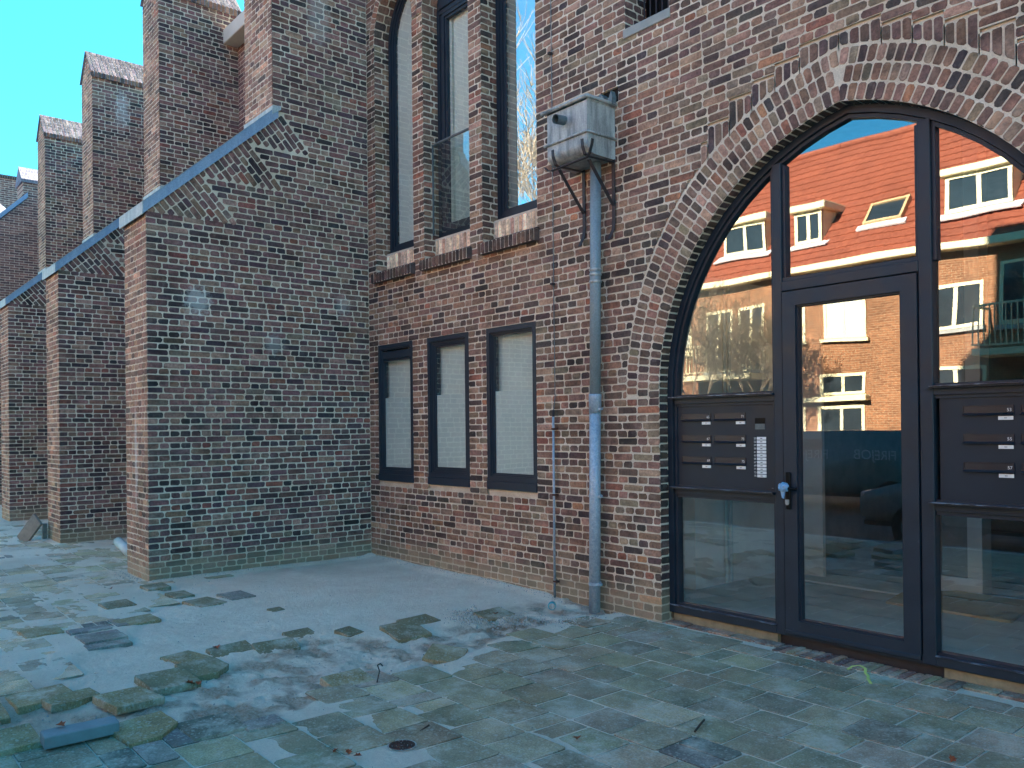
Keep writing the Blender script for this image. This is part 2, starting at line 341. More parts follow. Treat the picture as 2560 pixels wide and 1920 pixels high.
class BW:
    """collects brick quads (2-D corners in a face frame) and mortar quads for one part"""
    def __init__(s, seed): s.q = []; s.m = []; s.r = random.Random(seed); s.rs = np.random.RandomState(seed)
    def frame(s, O, U, V, N, pal=PAL): s.F = (np.array(O, float), np.array(U, float), np.array(V, float), np.array(N, float)); s.pal = pal; return s
    def quad(s, pts, dn=0.0, pal=None): s.q.append((pts, s.F, s.pick(pal or s.pal), dn))
    def pick(s, pal):
        t = sum(w for c, w in pal); x = s.r.random()*t
        for c, w in pal:
            x -= w
            if x <= 0: break
        f = s.r.uniform(0.84, 1.16); j = [s.r.uniform(-3, 3) for _ in range(3)]
        return tuple(v*f for v in srgb(*[max(8, a+b) for a, b in zip(c, j)]))
    def mort(s, pts, dn=-0.0032): s.m.append((pts, s.F, dn))
    def row(s, v0, h, a, b, kind, off=0.0):
        """one course between u=a and b; kind 0 stretchers, 1 headers"""
        L = b-a
        if L < 0.02: return
        s.mort([(a, v0), (b, v0), (b, v0+h), (a, v0+h)])
        step = (0.2125, 0.1065)[kind]; u = a+off; first = True
        cuts = [a]
        if kind == 0: u = a+0.158+off
        else: u = a+0.1065+off
        while u < b-0.045: cuts.append(u+s.r.uniform(-0.005, 0.005)); u += step if s.r.random() > 0.06 else (0.1065 if kind == 0 else 0.15)
        cuts.append(b)
        t = JT/2; w = s.r.uniform(-0.0012, 0.0012)
        for p, q in zip(cuts[:-1], cuts[1:]):
            p0 = p+(0 if p == a else t); q0 = q-(0 if q == b else t)
            if q0-p0 < 0.015: continue
            wv = 0.0045*(float(vnoise(np.array(p*1.7+s.F[0][0]), np.array(v0*4.0)))-0.5)
            z = [v0+t+w+wv+s.r.uniform(-0.0024, 0.0024) for _ in range(2)]+[v0+h-t+w+wv+s.r.uniform(-0.0024, 0.0024) for _ in range(2)]
            s.quad([(p0, z[0]), (q0, z[1]), (q0, z[2]), (p0, z[3])])
    def wall(s, v0, v1, fn, k0=0):
        n = int(round((v1-v0)/CH)); h = (v1-v0)/n
        for i in range(n):
            z = v0+i*h; iv = None
            for zz in (z+0.002, z+h*0.5, z+h-0.002):
                cur = fn(zz)
                if iv is None: iv = cur
                else:
                    iv = [(max(a, c), min(b, d)) for a, b in iv for c, d in cur if min(b, d)-max(a, c) > 0.02]
            for a, b in iv: s.row(z, h, a, b, (i+k0) % 2, 0.05 if (i+k0) % 4 == 2 else 0.0)
    def build(s, name, parent=None, extra=None, mats=None, exmat=None):
        V = []; Fc = []; C = []; mi = []
        rs = s.rs
        if s.q:
            Q = np.array([q[0] for q in s.q], float); n = len(Q); O = np.array([q[1][0] for q in s.q]); U = np.array([q[1][1] for q in s.q]); W_ = np.array([q[1][2] for q in s.q]); N = np.array([q[1][3] for q in s.q])
            dn = np.array([q[3] for q in s.q])+rs.uniform(-0.0014, 0.0016, n); col = np.array([q[2] for q in s.q])
            P = np.zeros((n, 8, 2))
            for i in range(4):
                a = Q[:, i]; pv = Q[:, (i-1) % 4]-a; nx = Q[:, (i+1) % 4]-a
                lp = np.linalg.norm(pv, axis=1, keepdims=True)+1e-9; ln = np.linalg.norm(nx, axis=1, keepdims=True)+1e-9
                c = np.minimum(rs.uniform(0.004, 0.017, (n, 1)), np.minimum(lp, ln)*0.3)
                P[:, 2*i] = a+pv/lp*c; P[:, 2*i+1] = a+nx/ln*c
            P += rs.uniform(-0.0017, 0.0017, P.shape)
            ctr = P.mean(axis=1, keepdims=True)
            d = ctr-P; d /= np.linalg.norm(d, axis=2, keepdims=True)
            Pin = P+d*0.003
            def w3(p2, h): return O[:, None]+p2[:, :, :1]*U[:, None]+p2[:, :, 1:]*W_[:, None]+h[:, None, None]*N[:, None]
            back = w3(P, dn*0-0.009); mid = w3(P, dn-0.0024); fr = w3(Pin, dn+0.0)
            allv = np.concatenate([back, mid, fr], axis=1).reshape(-1, 3)
            V = allv; base = np.arange(n)*24
            side = []
            for i in range(8):
                j = (i+1) % 8
                side.append(np.stack([base+i, base+j, base+8+j, base+8+i], 1)); side.append(np.stack([base+8+i, base+8+j, base+16+j, base+16+i], 1))
            quads = np.concatenate(side); octs = np.stack([base+16+i for i in range(8)], 1)
            Cc = np.repeat(col, 24, axis=0)
            vf = np.concatenate([np.full((n, 8), 0.55), rs.uniform(0.55, 0.85, (n, 8)), rs.uniform(0.72, 1.3, (n, 8))], 1).reshape(-1, 1); Cc = Cc*vf
        else:
            V = np.zeros((0, 3)); quads = np.zeros((0, 4), int); octs = np.zeros((0, 8), int); Cc = np.zeros((0, 3))
        nb = len(V); mv = []; mf = []
        for pts, (O_, U_, V_, N_), dn_ in s.m:
            b0 = nb+len(mv)
            for p in pts: mv.append(O_+U_*p[0]+V_*p[1]+N_*dn_)
            mf.append(tuple(range(b0, b0+len(pts))))
        V = np.concatenate([V, np.array(mv).reshape(-1, 3)]) if mv else V
        faces = quads.tolist()+octs.tolist(); nbf = len(faces); faces += mf; mi = [0]*nbf+[1]*len(mf)
        ml = list(mats or [M['brick'], M['mortar']])
        if extra:
            b0 = len(V); V = np.concatenate([V, np.array(extra.v, float).reshape(-1, 3)]); faces += [tuple(b0+i for i in f) for f in extra.f]; mi += [2]*len(extra.f); ml.append(exmat or M['mortar'])
        me = bpy.data.meshes.new(name); me.from_pydata(V.tolist(), [], faces)
        for m in ml: me.materials.append(m)
        me.polygons.foreach_set('material_index', mi)
        at = me.color_attributes.new('bc', 'FLOAT_COLOR', 'POINT'); arr = np.ones((len(V), 4)); arr[:len(Cc), :3] = Cc; arr[len(Cc):, :3] = 0.1
        at.data.foreach_set('color', arr.ravel())
        me.update(); o = bpy.data.objects.new(name, me); COL.objects.link(o)
        if parent: o.parent = parent
        return o
XA, YA, ZA = (1, 0, 0), (0, 1, 0), (0, 0, 1)
# ================================================================== the church building
church = empty("church_building")
tag(church, "dark red-brown brick church with stepped buttresses, lancet windows and glazed pointed entrance arch", "church")
ACX, AR, ASP, AX0 = 5.96, 1.885, 1.75, 4.435        # entrance arch: axis, radius, springing, left jamb
def arch_half(z, off=0.0):
    """half width of the entrance arch (grown by off) at height z, None above its apex"""
    if z <= ASP: return ACX-AX0+off
    r = AR+off; d = r*r-(z-ASP)**2
    if d <= 0: return None
    h = math.sqrt(d)-(AR-(ACX-AX0)); return h if h > 0 else None
def arch_top(x, off=0.0):
    h = abs(x-ACX)+(AR-(ACX-AX0)); r = AR+off
    return ASP+math.sqrt(max(r*r-h*h, 0))
LAN = [(0.173, 0.977), (1.181, 2.004), (2.208, 3.022)]; LSP, LR = 6.05, 0.75
LOW = [(0.2, 0.93), (1.22, 1.958), (2.25, 2.983)]
RW = 0.345
# soldier groups stepping up over the arch
SG = []
_g = [4.86, 4.925, 5.115, 5.305, 5.49, 5.68, 5.96]
for a, b in zip(_g[:-1], _g[1:]):
    top = math.ceil((arch_top(min(b, ACX), RW)+0.06)/CH)*CH
    SG.append((a, b, top)); SG.append((2*ACX-b, 2*ACX-a, top))
SG.sort()
XR = 9.3
def sub(iv, a, b):
    out = []
    for p, q in iv:
        if b <= p or a >= q: out.append((p, q)); continue
        if a-p > 0.02: out.append((p, a))
        if q-b > 0.02: out.append((b, q))
    return out
def facade_iv(z):
    iv = [(0.004, XR)]
    for a, b in LOW:
        if 0.905 < z < 2.486: iv = sub(iv, a-0.003, b+0.003)
    for a, b in LAN:
        if 3.25 < z <= LSP: iv = sub(iv, a, b)
        elif z > LSP:
            d = (LR+0.11)**2-(z-LSP)**2
            if d > 0:
                x = a+LR-math.sqrt(d)
                if x < (a+b)/2: iv = sub(iv, x, a+b-x)
    if 4.702 < z < 6.2: iv = sub(iv, 4.12, 4.575)
    if 4.196 < z < 4.319: iv = sub(iv, 3.835, 4.037)
    h = arch_half(z, RW if z > 1.668 else 0.0)
    if h: iv = sub(iv, ACX-h, ACX+h)
    for a, b, top in SG:
        if arch_top(a if b <= ACX else b, RW)-0.3 < z < top: iv = sub(iv, a, b)
    return iv
bw = BW(3); bw.frame((0, 0, 0), XA, ZA, (0, -1, 0), PAL)
bw.wall(-0.1664, -0.1664+0.0632*115, facade_iv, 0)
# arch rings of headers
for ring in range(3):
    r0 = AR+0.004+ring*0.115; r1 = r0+0.103; rm = (r0+r1)/2
    for sgn in (1, -1):
        cx = ACX+sgn*(AR-(ACX-AX0))
        z = 1.6664
        while z < ASP-0.03:      # straight part
            xs = sorted((cx-sgn*r0, cx-sgn*r1)); bw.quad([(xs[0], z+0.006), (xs[1], z+0.006), (xs[1], z+0.058), (xs[0], z+0.058)]); z += CH
        t = math.asin((z-ASP)/rm)-0.002+ring*0.008; dt = CH/rm
        while True:
            p = lambda r, a: (cx-sgn*r*math.cos(a), ASP+r*math.sin(a))
            xm = p(rm, t+dt/2)[0]
            if sgn*(xm-ACX) > (0.0 if sgn > 0 else -0.0): break
            e = 0.0058/rm*(1+0.2*rnd.random())
            q = [p(r0, t+e), p(r1, t+e*0.8), p(r1, t+dt-e*0.8), p(r0, t+dt-e)]
            bw.quad(q if sgn > 0 else q[::-1]); t += dt
    # mortar bed of the ring
r0 = AR+0.001; r1 = AR+RW+0.012
for sgn in (1, -1):
    cx = ACX+sgn*(AR-(ACX-AX0)); n = 26; amax = math.acos((AR-(ACX-AX0))/r1)
    P_ = []
    for i in range(n+1):
        a = amax*i/n; row = []
        for r in (r0, r1):
            x = cx-sgn*r*math.cos(a); zz = ASP+r*math.sin(a)
            if sgn*(x-ACX) > 0: x = ACX; zz = arch_top(ACX, r-AR)
            row.append((x, zz))
        P_.append(row)
    for i in range(n): bw.mort([P_[i][0], P_[i+1][0], P_[i+1][1], P_[i][1]][::-1 if sgn > 0 else 1], -0.0038)
    xs = sorted((cx-sgn*r0, cx-sgn*r1)); bw.mort([(xs[0], 1.6664), (xs[1], 1.6664), (xs[1], ASP), (xs[0], ASP)], -0.0038)
# soldier bricks over the arch
for a, b, top in SG:
    n = max(1, int(round((b-a)/CH))); w = (b-a)/n
    for i in range(n):
        x0 = a+i*w+0.006; x1 = a+(i+1)*w-0.006; z0 = arch_top(x0, RW+0.012); z1 = arch_top(x1, RW+0.012); t = top-0.006
        while t > min(z0, z1)+0.03:
            lo = t-0.207
            if lo < max(z0, z1)+0.03: bw.quad([(x0, max(z0, lo if lo > z0 else z0)), (x1, max(z1, lo if lo > z1 else z1)), (x1, t), (x0, t)], 0, PAL_R); break
            bw.quad([(x0, lo), (x1, lo), (x1, t), (x0, t)], 0, PAL_R); t = lo-0.011
    bw.mort([(a-0.004, arch_top(a, RW)-0.02), (b+0.004, arch_top(b, RW)-0.02), (b+0.004, top), (a-0.004, top)], -0.0036)
# lancet arch rings (single header ring)
for a, b in LAN:
    c = (a+b)/2
    for sgn in (1, -1):
        cx = (a+LR) if sgn > 0 else (b-LR); r0 = LR+0.003; r1 = LR+0.104; dt = CH/(r0+0.05); t = 0.0
        while True:
            p = lambda r, an: (cx-sgn*r*math.cos(an), LSP+r*math.sin(an))
            if sgn*(p((r0+r1)/2, t+dt/2)[0]-c) > -0.01: break
            e = 0.0055/r0; q = [p(r0, t+e), p(r1, t+e), p(r1, t+dt-e), p(r0, t+dt-e)]; bw.quad(q if sgn > 0 else q[::-1])
            bw.mort([p(r0, t), p(r1+0.01, t), p(r1+0.01, t+dt), p(r0, t+dt)][::1 if sgn > 0 else -1]); t += dt
# reveals: left-jamb paths followed up over the arch
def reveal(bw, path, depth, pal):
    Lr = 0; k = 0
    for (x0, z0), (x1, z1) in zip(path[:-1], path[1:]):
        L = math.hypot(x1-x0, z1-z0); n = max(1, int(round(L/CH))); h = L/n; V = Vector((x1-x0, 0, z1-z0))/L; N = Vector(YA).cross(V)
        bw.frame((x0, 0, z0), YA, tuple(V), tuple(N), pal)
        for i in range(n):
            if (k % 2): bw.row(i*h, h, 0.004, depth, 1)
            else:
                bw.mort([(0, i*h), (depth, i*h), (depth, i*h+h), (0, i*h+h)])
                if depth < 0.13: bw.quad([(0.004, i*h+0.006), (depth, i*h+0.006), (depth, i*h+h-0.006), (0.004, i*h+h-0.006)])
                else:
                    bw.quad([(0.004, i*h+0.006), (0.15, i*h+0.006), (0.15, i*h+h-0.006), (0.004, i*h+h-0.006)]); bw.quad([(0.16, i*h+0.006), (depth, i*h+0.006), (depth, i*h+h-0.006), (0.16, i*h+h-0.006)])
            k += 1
def lancet_path(a, b, zb, off=0.0, n=12, sp=LSP, rr=LR):
    c = (a+b)/2; r = rr-off; cl = a+rr; am = math.acos((cl-c)/r); P = [(a+off, zb)]
    for i in range(n+1): t = am*i/n; P.append((cl-r*math.cos(t), sp+r*math.sin(t)))
    Q = [(2*c-x, z) for x, z in P[:-1]][::-1]
    return P+Q
for a, b in LAN: reveal(bw, lancet_path(a, b, 3.38, n=9), 0.26, PAL)
def arch_path(zb, off=0.0, n=14):
    r = AR-off; cl = AX0+AR; am = math.acos((cl-ACX)/r); P = [(AX0+off, zb)]
    for i in range(n+1): t = am*i/n; P.append((cl-r*math.cos(t), ASP+r*math.sin(t)))
    return P+[(2*ACX-x, z) for x, z in P[:-1]][::-1]
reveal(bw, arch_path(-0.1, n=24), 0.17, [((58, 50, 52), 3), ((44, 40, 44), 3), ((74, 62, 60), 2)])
for a, b in LOW: reveal(bw, [(a, 0.9), (a, 2.49)], 0.05, PAL)
# small openings: jambs
reveal(bw, [(4.12, 4.75), (4.12, 6.2)], 0.28, PAL_D)
core = MB()
# solid wall behind the brick skin, with the openings left free
def corewall(m, x0, x1, z0, z1): m.box((x0, 0.02, z0), (x1, 0.26, z1))
xs = sorted({0.02, *[v for p in LOW for v in p], *[v for p in LAN for v in p], 3.835, 4.037, 4.12, 4.575, AX0, 2*ACX-AX0, XR, 14.0})
for x0, x1 in zip(xs[:-1], xs[1:]):
    c = (x0+x1)/2; zs = [(-0.3, 14.5)]
    for a, b in LOW:
        if a < c < b: zs = sub(zs, 0.905, 2.485)
    for a, b in LAN:
        if a < c < b: zs = sub(zs, 3.24, 6.75)
    if 4.12 < c < 4.575: zs = sub(zs, 4.75, 6.2)
    if 3.835 < c < 4.037: zs = sub(zs, 4.195, 4.32)
    if AX0 < c < 2*ACX-AX0: zs = sub(zs, -0.5, 3.61)
    for a, b in zs: corewall(core, x0+0.002, x1-0.002, a, b)
# spandrels between the arch curve and its square head
for sgn in (0, 1):
    pts = [p for p in arch_path(1.75, -0.01) if (p[0] <= ACX+1e-6) == (sgn == 0) or abs(p[0]-ACX) < 1e-6]
    poly = pts+([(AX0, 3.61)] if sgn == 0 else [])
    if sgn == 1: poly = [(ACX, 3.61), (2*ACX-AX0, 3.61)]+[p for p in pts if p[0] > ACX][::-1]
    else: poly = pts+[(ACX, 3.61), (AX0, 3.61)]
    poly = [p for i, p in enumerate(poly) if i == 0 or math.dist(p, poly[i-1]) > 1e-4]
    for i in range(len(pts)-1):
        (xa, za), (xb, zb) = pts[i], pts[i+1]
        if abs(xa-xb) > 1e-4: core.prism([(xa, za), (xb, zb), (xb, 3.612), (xa, 3.612)], 1, 0.02, 0.25)
for a, b in LAN:
    pts = lancet_path(a, b, 6.0, -0.01)
    for (xa, za), (xb, zb) in zip(pts[:-1], pts[1:]):
        if abs(xa-xb) > 1e-4 and min(za, zb) > 6.0: core.prism([(xa, za), (xb, zb), (xb, 6.752), (xa, 6.752)], 1, 0.021, 0.25)
# flush upper wall and the part past the right edge of the view
facade = bw.build("facade_wall", church, core)
up_ = MB(); up_.box((-0.75, 0.0, 7.10), (14, 0.3, 9.5)); up_.box((XR, 0.001, -0.3), (14, 0.02, 7.099))
up_.prism([(-0.75, 9.5), (14, 9.5), (14, 10.5), (10.2, 15.2), (3.0, 15.2), (-0.75, 11.2)], 1, 0.0, 0.3)
up_.box((-0.75, 0.3, 7.2), (-0.4, 9, 11)); up_.box((13.6, 0.3, -0.3), (13.9, 9, 10.5)); up_.box((-0.75, 0.3, 10.9), (14, 9, 11.2))
up_.build("gable_wall", M['bt_x'], church)
# opening near the top edge: stone sill, bars, dark inside
m = MB(); m.box((4.105, -0.012, 4.677), (4.59, 0.3, 4.752), 0.004); m.build("stone_sill", M['stone'], church)
m = MB()
for i in range(7): m.tube([(4.16+i*0.063, 0.2, 4.74), (4.16+i*0.063, 0.2, 6.2)], 0.007, 6)
m.build("window_grille", M['iron'], church)
m = MB(); m.box((4.0, 0.27, 4.6), (4.7, 0.5, 6.3)); m.box((3.836, 0.03, 4.196), (4.036, 0.06, 4.319)); m.build("shade_backing", M['black'], church)

# ------------------------------------------------------------------ lancet and lower windows
def band(m, A, B, y0, y1, closed=True):
    n = len(A); b = len(m.v)
    for P in (A, B):
        for y in (y0, y1): m.v += [(x, y, z) for x, z in P]
    rng = range(n if closed else n-1)
    for i in rng:
        j = (i+1) % n
        for f in ((b+i, b+j, b+2*n+j, b+2*n+i), (b+2*n+i, b+2*n+j, b+3*n+j, b+3*n+i), (b+i, b+n+i, b+n+j, b+j)):
            m.f.append(f); m.mi.append(m.cur)
def rect(x0, x1, z0, z1, off=0.0): return [(x0+off, z0+off), (x0+off, z1-off), (x1-off, z1-off), (x1-off, z0+off)]
def profile(m, fn, steps):
    """steps: (off_a, off_b, y_front, y_back)"""
    for a, b, y0, y1 in steps: band(m, fn(a), fn(b), y0, y1)
def pane(name, pts, y, parent, mat, tilt=0.0):
    m = MB(); m.add([(x, y+tilt*(x-pts[0][0]), z) for x, z in pts], [tuple(range(len(pts)))])
    a2 = sum(p[0]*q_[1]-q_[0]*p[1] for p, q_ in zip(pts, pts[1:]+pts[:1]))
    if a2 < 0: m.f[0] = m.f[0][::-1]      # normal towards the street
    return m.build(name, mat, parent)
for i, (a, b) in enumerate(LAN):
    zb = 3.585
    fn = lambda off: lancet_path(a, b, zb+off, off, 10)
    m = MB(); profile(m, fn, [(0.0, 0.05, 0.2, 0.26), (0.05, 0.085, 0.215, 0.26)])
    if i == 1:
        m.box((a+0.05, 0.185, 6.1), (b-0.05, 0.25, 6.2), 0.004); m.box((a+0.05, 0.2, 6.05), (b-0.05, 0.25, 6.1)); sash = rect(a+0.07, b-0.07, zb+0.06, 6.05)
        profile(m, lambda off: rect(a+0.085, b-0.085, zb+0.085, 6.05, off), [(0, 0.04, 0.205, 0.25), (0.04, 0.07, 0.22, 0.26)])
    else: profile(m, fn, [(0.085, 0.11, 0.228, 0.262)])
    w = m.build("lancet_window", M['frame'], church)
    tag(w, ["arched lancet window with pale blind", "arched lancet window with transom and glass balustrade", "tall lancet window mirroring blue sky"][i])
    pane("glass_pane", fn(0.09), 0.238, w, M['glass'] if i < 2 else M['glass_s'], 0.0015)
    mb = MB(); zt = 6.9; bb = b+0.4 if i < 2 else b+0.3
    yb_ = (0.262, 0.285, 0.30)[i]; xa_ = (a-0.1, a+0.05, a-0.1)[i]; mb.add([(xa_, yb_, 3.4), (bb, yb_, 3.4), (bb, yb_, zt), (xa_, yb_, zt)], [(0, 1, 2, 3)]); mb.build("window_blind", M['blind'], w)
    # soldier strip and sloping brick sill below
    s_ = BW(40+i); s_.frame((0, 0.15, 0), XA, ZA, (0, -1, 0), [((172, 162, 150), 4), ((196, 188, 176), 3), ((150, 128, 118), 2)])
    n = 13; wd = (b-a)/n
    for k in range(n): s_.quad([(a+k*wd+0.006, 3.405), (a+(k+1)*wd-0.006, 3.405), (a+(k+1)*wd-0.006, 3.565), (a+k*wd+0.006, 3.565)])
    s_.mort([(a, 3.38), (b, 3.38), (b, 3.585), (a, 3.585)])
    s_.frame((0, -0.07, 0), XA, ZA, (0, -1, 0), [((66, 56, 54), 3), ((52, 46, 48), 3), ((84, 70, 66), 2)]); x1 = b+0.03
    n = 14; wd = (x1-a)/n
    s_.mort([(a, 3.215), (x1, 3.215), (x1, 3.32), (a, 3.32)])
    for k in range(n): s_.quad([(a+k*wd+0.005, 3.214+0.004*rnd.random()), (a+(k+1)*wd-0.005, 3.214), (a+(k+1)*wd-0.005, 3.322), (a+k*wd+0.005, 3.322)], 0.002)
    sv = Vector((0, 0.22, 0.085)).normalized(); nv = Vector(XA).cross(sv)
    s_.frame((0, -0.071, 3.32), XA, tuple(sv), tuple(nv), [((104, 102, 102), 4), ((86, 84, 88), 4), ((66, 64, 68), 2)])
    s_.mort([(a, 0), (x1, 0), (x1, 0.236), (a, 0.236)])
    for k in range(n): s_.quad([(a+k*wd+0.004, 0.002), (a+(k+1)*wd-0.004, 0.002), (a+(k+1)*wd-0.004, 0.234), (a+k*wd+0.004, 0.234)])
    ex = MB(); ex.prism([(-0.064, 3.217), (0.2, 3.217), (0.2, 3.40), (-0.064, 3.313)], 0, a+0.003, x1-0.003)
    ex.box((a+0.01, 0.16, 3.3), (b-0.01, 0.25, 3.584)); s_.build("window_sill", w, ex, None, M["sillbrick"])
    if i == 1:
        m = MB(); m.tube([(a+0.005, 0.12, 4.61), (b-0.005, 0.12, 4.61)], 0.013, 8); m.box((a+.002, 0.115, 3.62), (a+0.014, 0.13, 4.6)); m.box((b-0.014, 0.115, 3.62), (b-.002, 0.13, 4.6)); m.build("balustrade_rail", M['zinc_d'], w)
        pane("balustrade_glass", rect(a+0.02, b-0.02, 3.62, 4.6), 0.125, w, M['glass'])
for i, (a, b) in enumerate(LOW):
    z0, z1 = 0.905, 2.485; m = MB()
    f0 = lambda off: rect(a, b, z0+0.08, z1, off)
    profile(m, f0, [(0.0, 0.048, 0.0, 0.09), (0.048, 0.064, 0.015, 0.09)])
    m.box((a, -0.012, z0), (b, 0.09, z0+0.079), 0.003)
    if i == 0: m.box((a+0.07, 0.018, z1-0.17), (b-0.07, 0.08, z1-0.08), 0.004)
    zt = z1-0.11 if i == 0 else z1
    f1 = lambda off: rect(a, b, z0+0.08, zt, off)
    profile(m, f1, [(0.064, 0.088, 0.024, 0.09), (0.088, 0.108, 0.034, 0.1)] if i == 1 else [(0.064, 0.078, 0.028, 0.09)])
    o_ = 0.104 if i == 1 else 0.074
    w = m.build("casement_window", M['frame'], church)
    tag(w, ["lower window beside the buttress", "middle lower window with inner sash", "wide lower window nearest the downpipe"][i])
    pane("glass_pane", f1(o_), 0.044, w, M['glass'], 0.002)
    pane("frosted_film", rect(a+o_, b-o_, z0+0.08+o_, 1.865), 0.0505, w, M['film'])
    mb = MB(); mb.add([(a-0.02, 0.11, 1.7), (b+0.35, 0.11, 1.7), (b+0.35, 0.11, 2.6), (a-0.02, 0.11, 2.6)], [(0, 1, 2, 3)]); mb.build("window_blind", M['blind'], w)

# ------------------------------------------------------------------ glazed entrance in the arch
ML0, ML1, MR0, MR1 = 5.395, 5.465, 6.405, 6.485; XE = 2*ACX-AX0
m = MB()
band(m, arch_path(0.03, 0.0), arch_path(0.03+0.05, 0.05), 0.10, 0.18)
band(m, arch_path(0.08, 0.054), arch_path(0.08, 0.078), 0.12, 0.18)
m.box((AX0+0.002, 0.096, 0.031), (ML0, 0.18, 0.088), 0.004); m.box((MR1, 0.096, 0.031), (XE-0.002, 0.18, 0.088), 0.004)
for x0, x1 in ((ML0, ML1), (MR0, MR1)):
    zt = min(arch_top(x0, -0.04), arch_top(x1, -0.04))
    m.box((x0, 0.098, 0.03), (x1, 0.18, zt), 0.004)
    m.box((x0-0.022, 0.118, 0.09), (x0-0.001, 0.18, zt-0.02)); m.box((x1+0.001, 0.118, 2.5), (x1+0.022, 0.18, zt-0.02))
m.box((ML1-0.001, 0.094, 2.44), (MR0+0.001, 0.18, 2.51), 0.004); m.box((ML1, 0.11, 2.512), (MR0, 0.18, 2.535))
for x0, x1 in ((AX0+0.07, ML0-0.001), (MR1+0.001, XE-0.07)):
    for z in (1.0, 1.705): m.box((x0, 0.105, z-0.028), (x1, 0.18, z+0.012)); m.box((x0-0.03, 0.07, z+0.012), (x1, 0.16, z+0.022))
    m.box((x0, 0.12, 0.945), (x1, 0.18, 0.97)); m.box((x0, 0.12, 0.09), (x1, 0.18, 0.112))
    m.box((x0, 0.12, 1.655), (x1, 0.18, 1.676)); m.box((x0, 0.12, 1.024), (x1, 0.18, 1.04)); m.box((x0, 0.12, 1.728), (x1, 0.18, 1.748))
ef = m.build("entrance_frame", M['frame'], church); tag(ef, "dark frame filling the pointed entrance arch")
for p0, p1 in [((AX0+0.01, 0.085, 0.089), (ML0, 0.112, 0.096)), ((MR1, 0.085, 0.089), (XE, 0.112, 0.096))]+[((xa, 0.058, z+0.0225), (xb, 0.105, z+0.028)) for z in (1.0, 1.705) for xa, xb in ((AX0+0.04, ML0-0.002), (MR1-0.01, XE-0.05))]:
    m = MB(); m.box(p0, p1); m.build("drip_sill", M['sillp'], ef)
GY = 0.15
def clip_arch(x0, x1, z0, off):
    P = [(x0, z0)]
    n = 16
    for i in range(n+1):
        x = x0+(x1-x0)*i/n; P.append((x, max(z0, arch_top(x, -off))))
    P.append((x1, z0)); out = []
    for p in P:
        if not out or math.dist(p, out[-1]) > 1e-4: out.append(p)
    return out
pane("upper_side_pane", clip_arch(AX0+0.06, ML0, 1.72, 0.06), GY, ef, M['glass_b'], 0.001)
pane("upper_side_pane", clip_arch(MR1, XE-0.06, 1.72, 0.06), GY, ef, M['glass_b'], -0.002)
pane("fanlight_pane", clip_arch(ML1, MR0, 2.5, 0.06), GY, ef, M['glass_b'], 0.002)
pane("lower_side_pane", rect(AX0+0.06, ML0, 0.09, 0.975), GY, ef, M['glass'], 0.0)
pane("lower_side_pane", rect(MR1, XE-0.06, 0.09, 0.975), GY, ef, M['glass'], 0.0)
# plinth strips below the frame and the brick threshold
for x0, x1 in ((AX0+0.02, 5.385), (6.52, XE)):
    m = MB(); m.box((x0, 0.125, -0.12), (x1, 0.2, 0.03)); m.build("rendered_plinth", M['beigek'], church)
m = MB(); m.box((5.386, 0.165, -0.12), (6.519, 0.2, 0.036)); m.build("door_threshold", M['iron'], church)
# the door
m = MB(); fd = lambda off: rect(5.472, 6.398, 0.048, 2.432, off)
band(m, fd(0), fd(0.1), 0.088, 0.15); band(m, fd(0.1), fd(0.112), 0.105, 0.15); m.box((5.472, 0.082, 0.048), (6.398, 0.14, 0.078), 0.004)
m.box((6.398, 0.13, 0.04), (6.404, 0.16, 2.43))
door = m.build("entrance_door", M['frame'], church); tag(door, "glazed entrance door in dark frame")
pane("door_pane", rect(5.57, 6.3, 0.145, 2.335), 0.132, door, M['glass_b'], 0.0015)
m = MB(); m.box((5.492, 0.07, 0.918), (5.528, 0.089, 1.175), 0.006); m.build("handle_plate", M['black'], door)
m = MB(); m.tube([(5.51, 0.03, 1.065), (5.51, 0.09, 1.065)], 0.012, 8); m.tube([(5.51, 0.034, 1.065), (5.60, 0.034, 1.063)], 0.011, 8); m.build("door_handle", M['black'], door)
m = MB(); m.prism([(5.498, 0.985), (5.522, 0.985), (5.522, 0.96), (5.516, 0.948), (5.504, 0.948), (5.498, 0.96)], 1, 0.058, 0.071); m.tube([(5.51, 0.052, 0.975), (5.51, 0.07, 0.975)], 0.009, 10); m.build("lock_cylinder", M['zinc'], door)
import bmesh
def blob(name, c, r, mat, parent=None, seed=1, sub=2, amp=0.25, sq=(1, 1, 1), smooth=False):
    bm = bmesh.new(); bmesh.ops.create_icosphere(bm, subdivisions=sub, radius=1.0); q = random.Random(seed)
    for v in bm.verts:
        f = 1+q.uniform(-amp, amp); v.co = Vector((v.co.x*r*f*sq[0], v.co.y*r*f*sq[1], v.co.z*r*f*sq[2]))
    me = bpy.data.meshes.new(name); bm.to_mesh(me); bm.free(); me.materials.append(mat)
    o = bpy.data.objects.new(name, me); COL.objects.link(o); o.location = c
    if parent: o.parent = parent
    return o
bg_ = blob("plastic_wrap", (5.505, 0.03, 1.072), 0.036, M['plastic'], None, 3, 3, 0.16, (1.05, 0.9, 0.95))
tag(bg_, "crumpled pale blue plastic wrapped round the entrance door knob", "plastic wrap")
me = bg_.data
tail = MB(); tail.prism([(-0.016, -0.02), (0.018, -0.02), (0.008, -0.078), (-0.004, -0.07)], 1, -0.018, -0.006)
bm = bmesh.new(); bm.from_mesh(me); vs = [bm.verts.new(v) for v in tail.v]
for f in tail.f: bm.faces.new([vs[i] for i in f])
bm.to_mesh(me); bm.free()

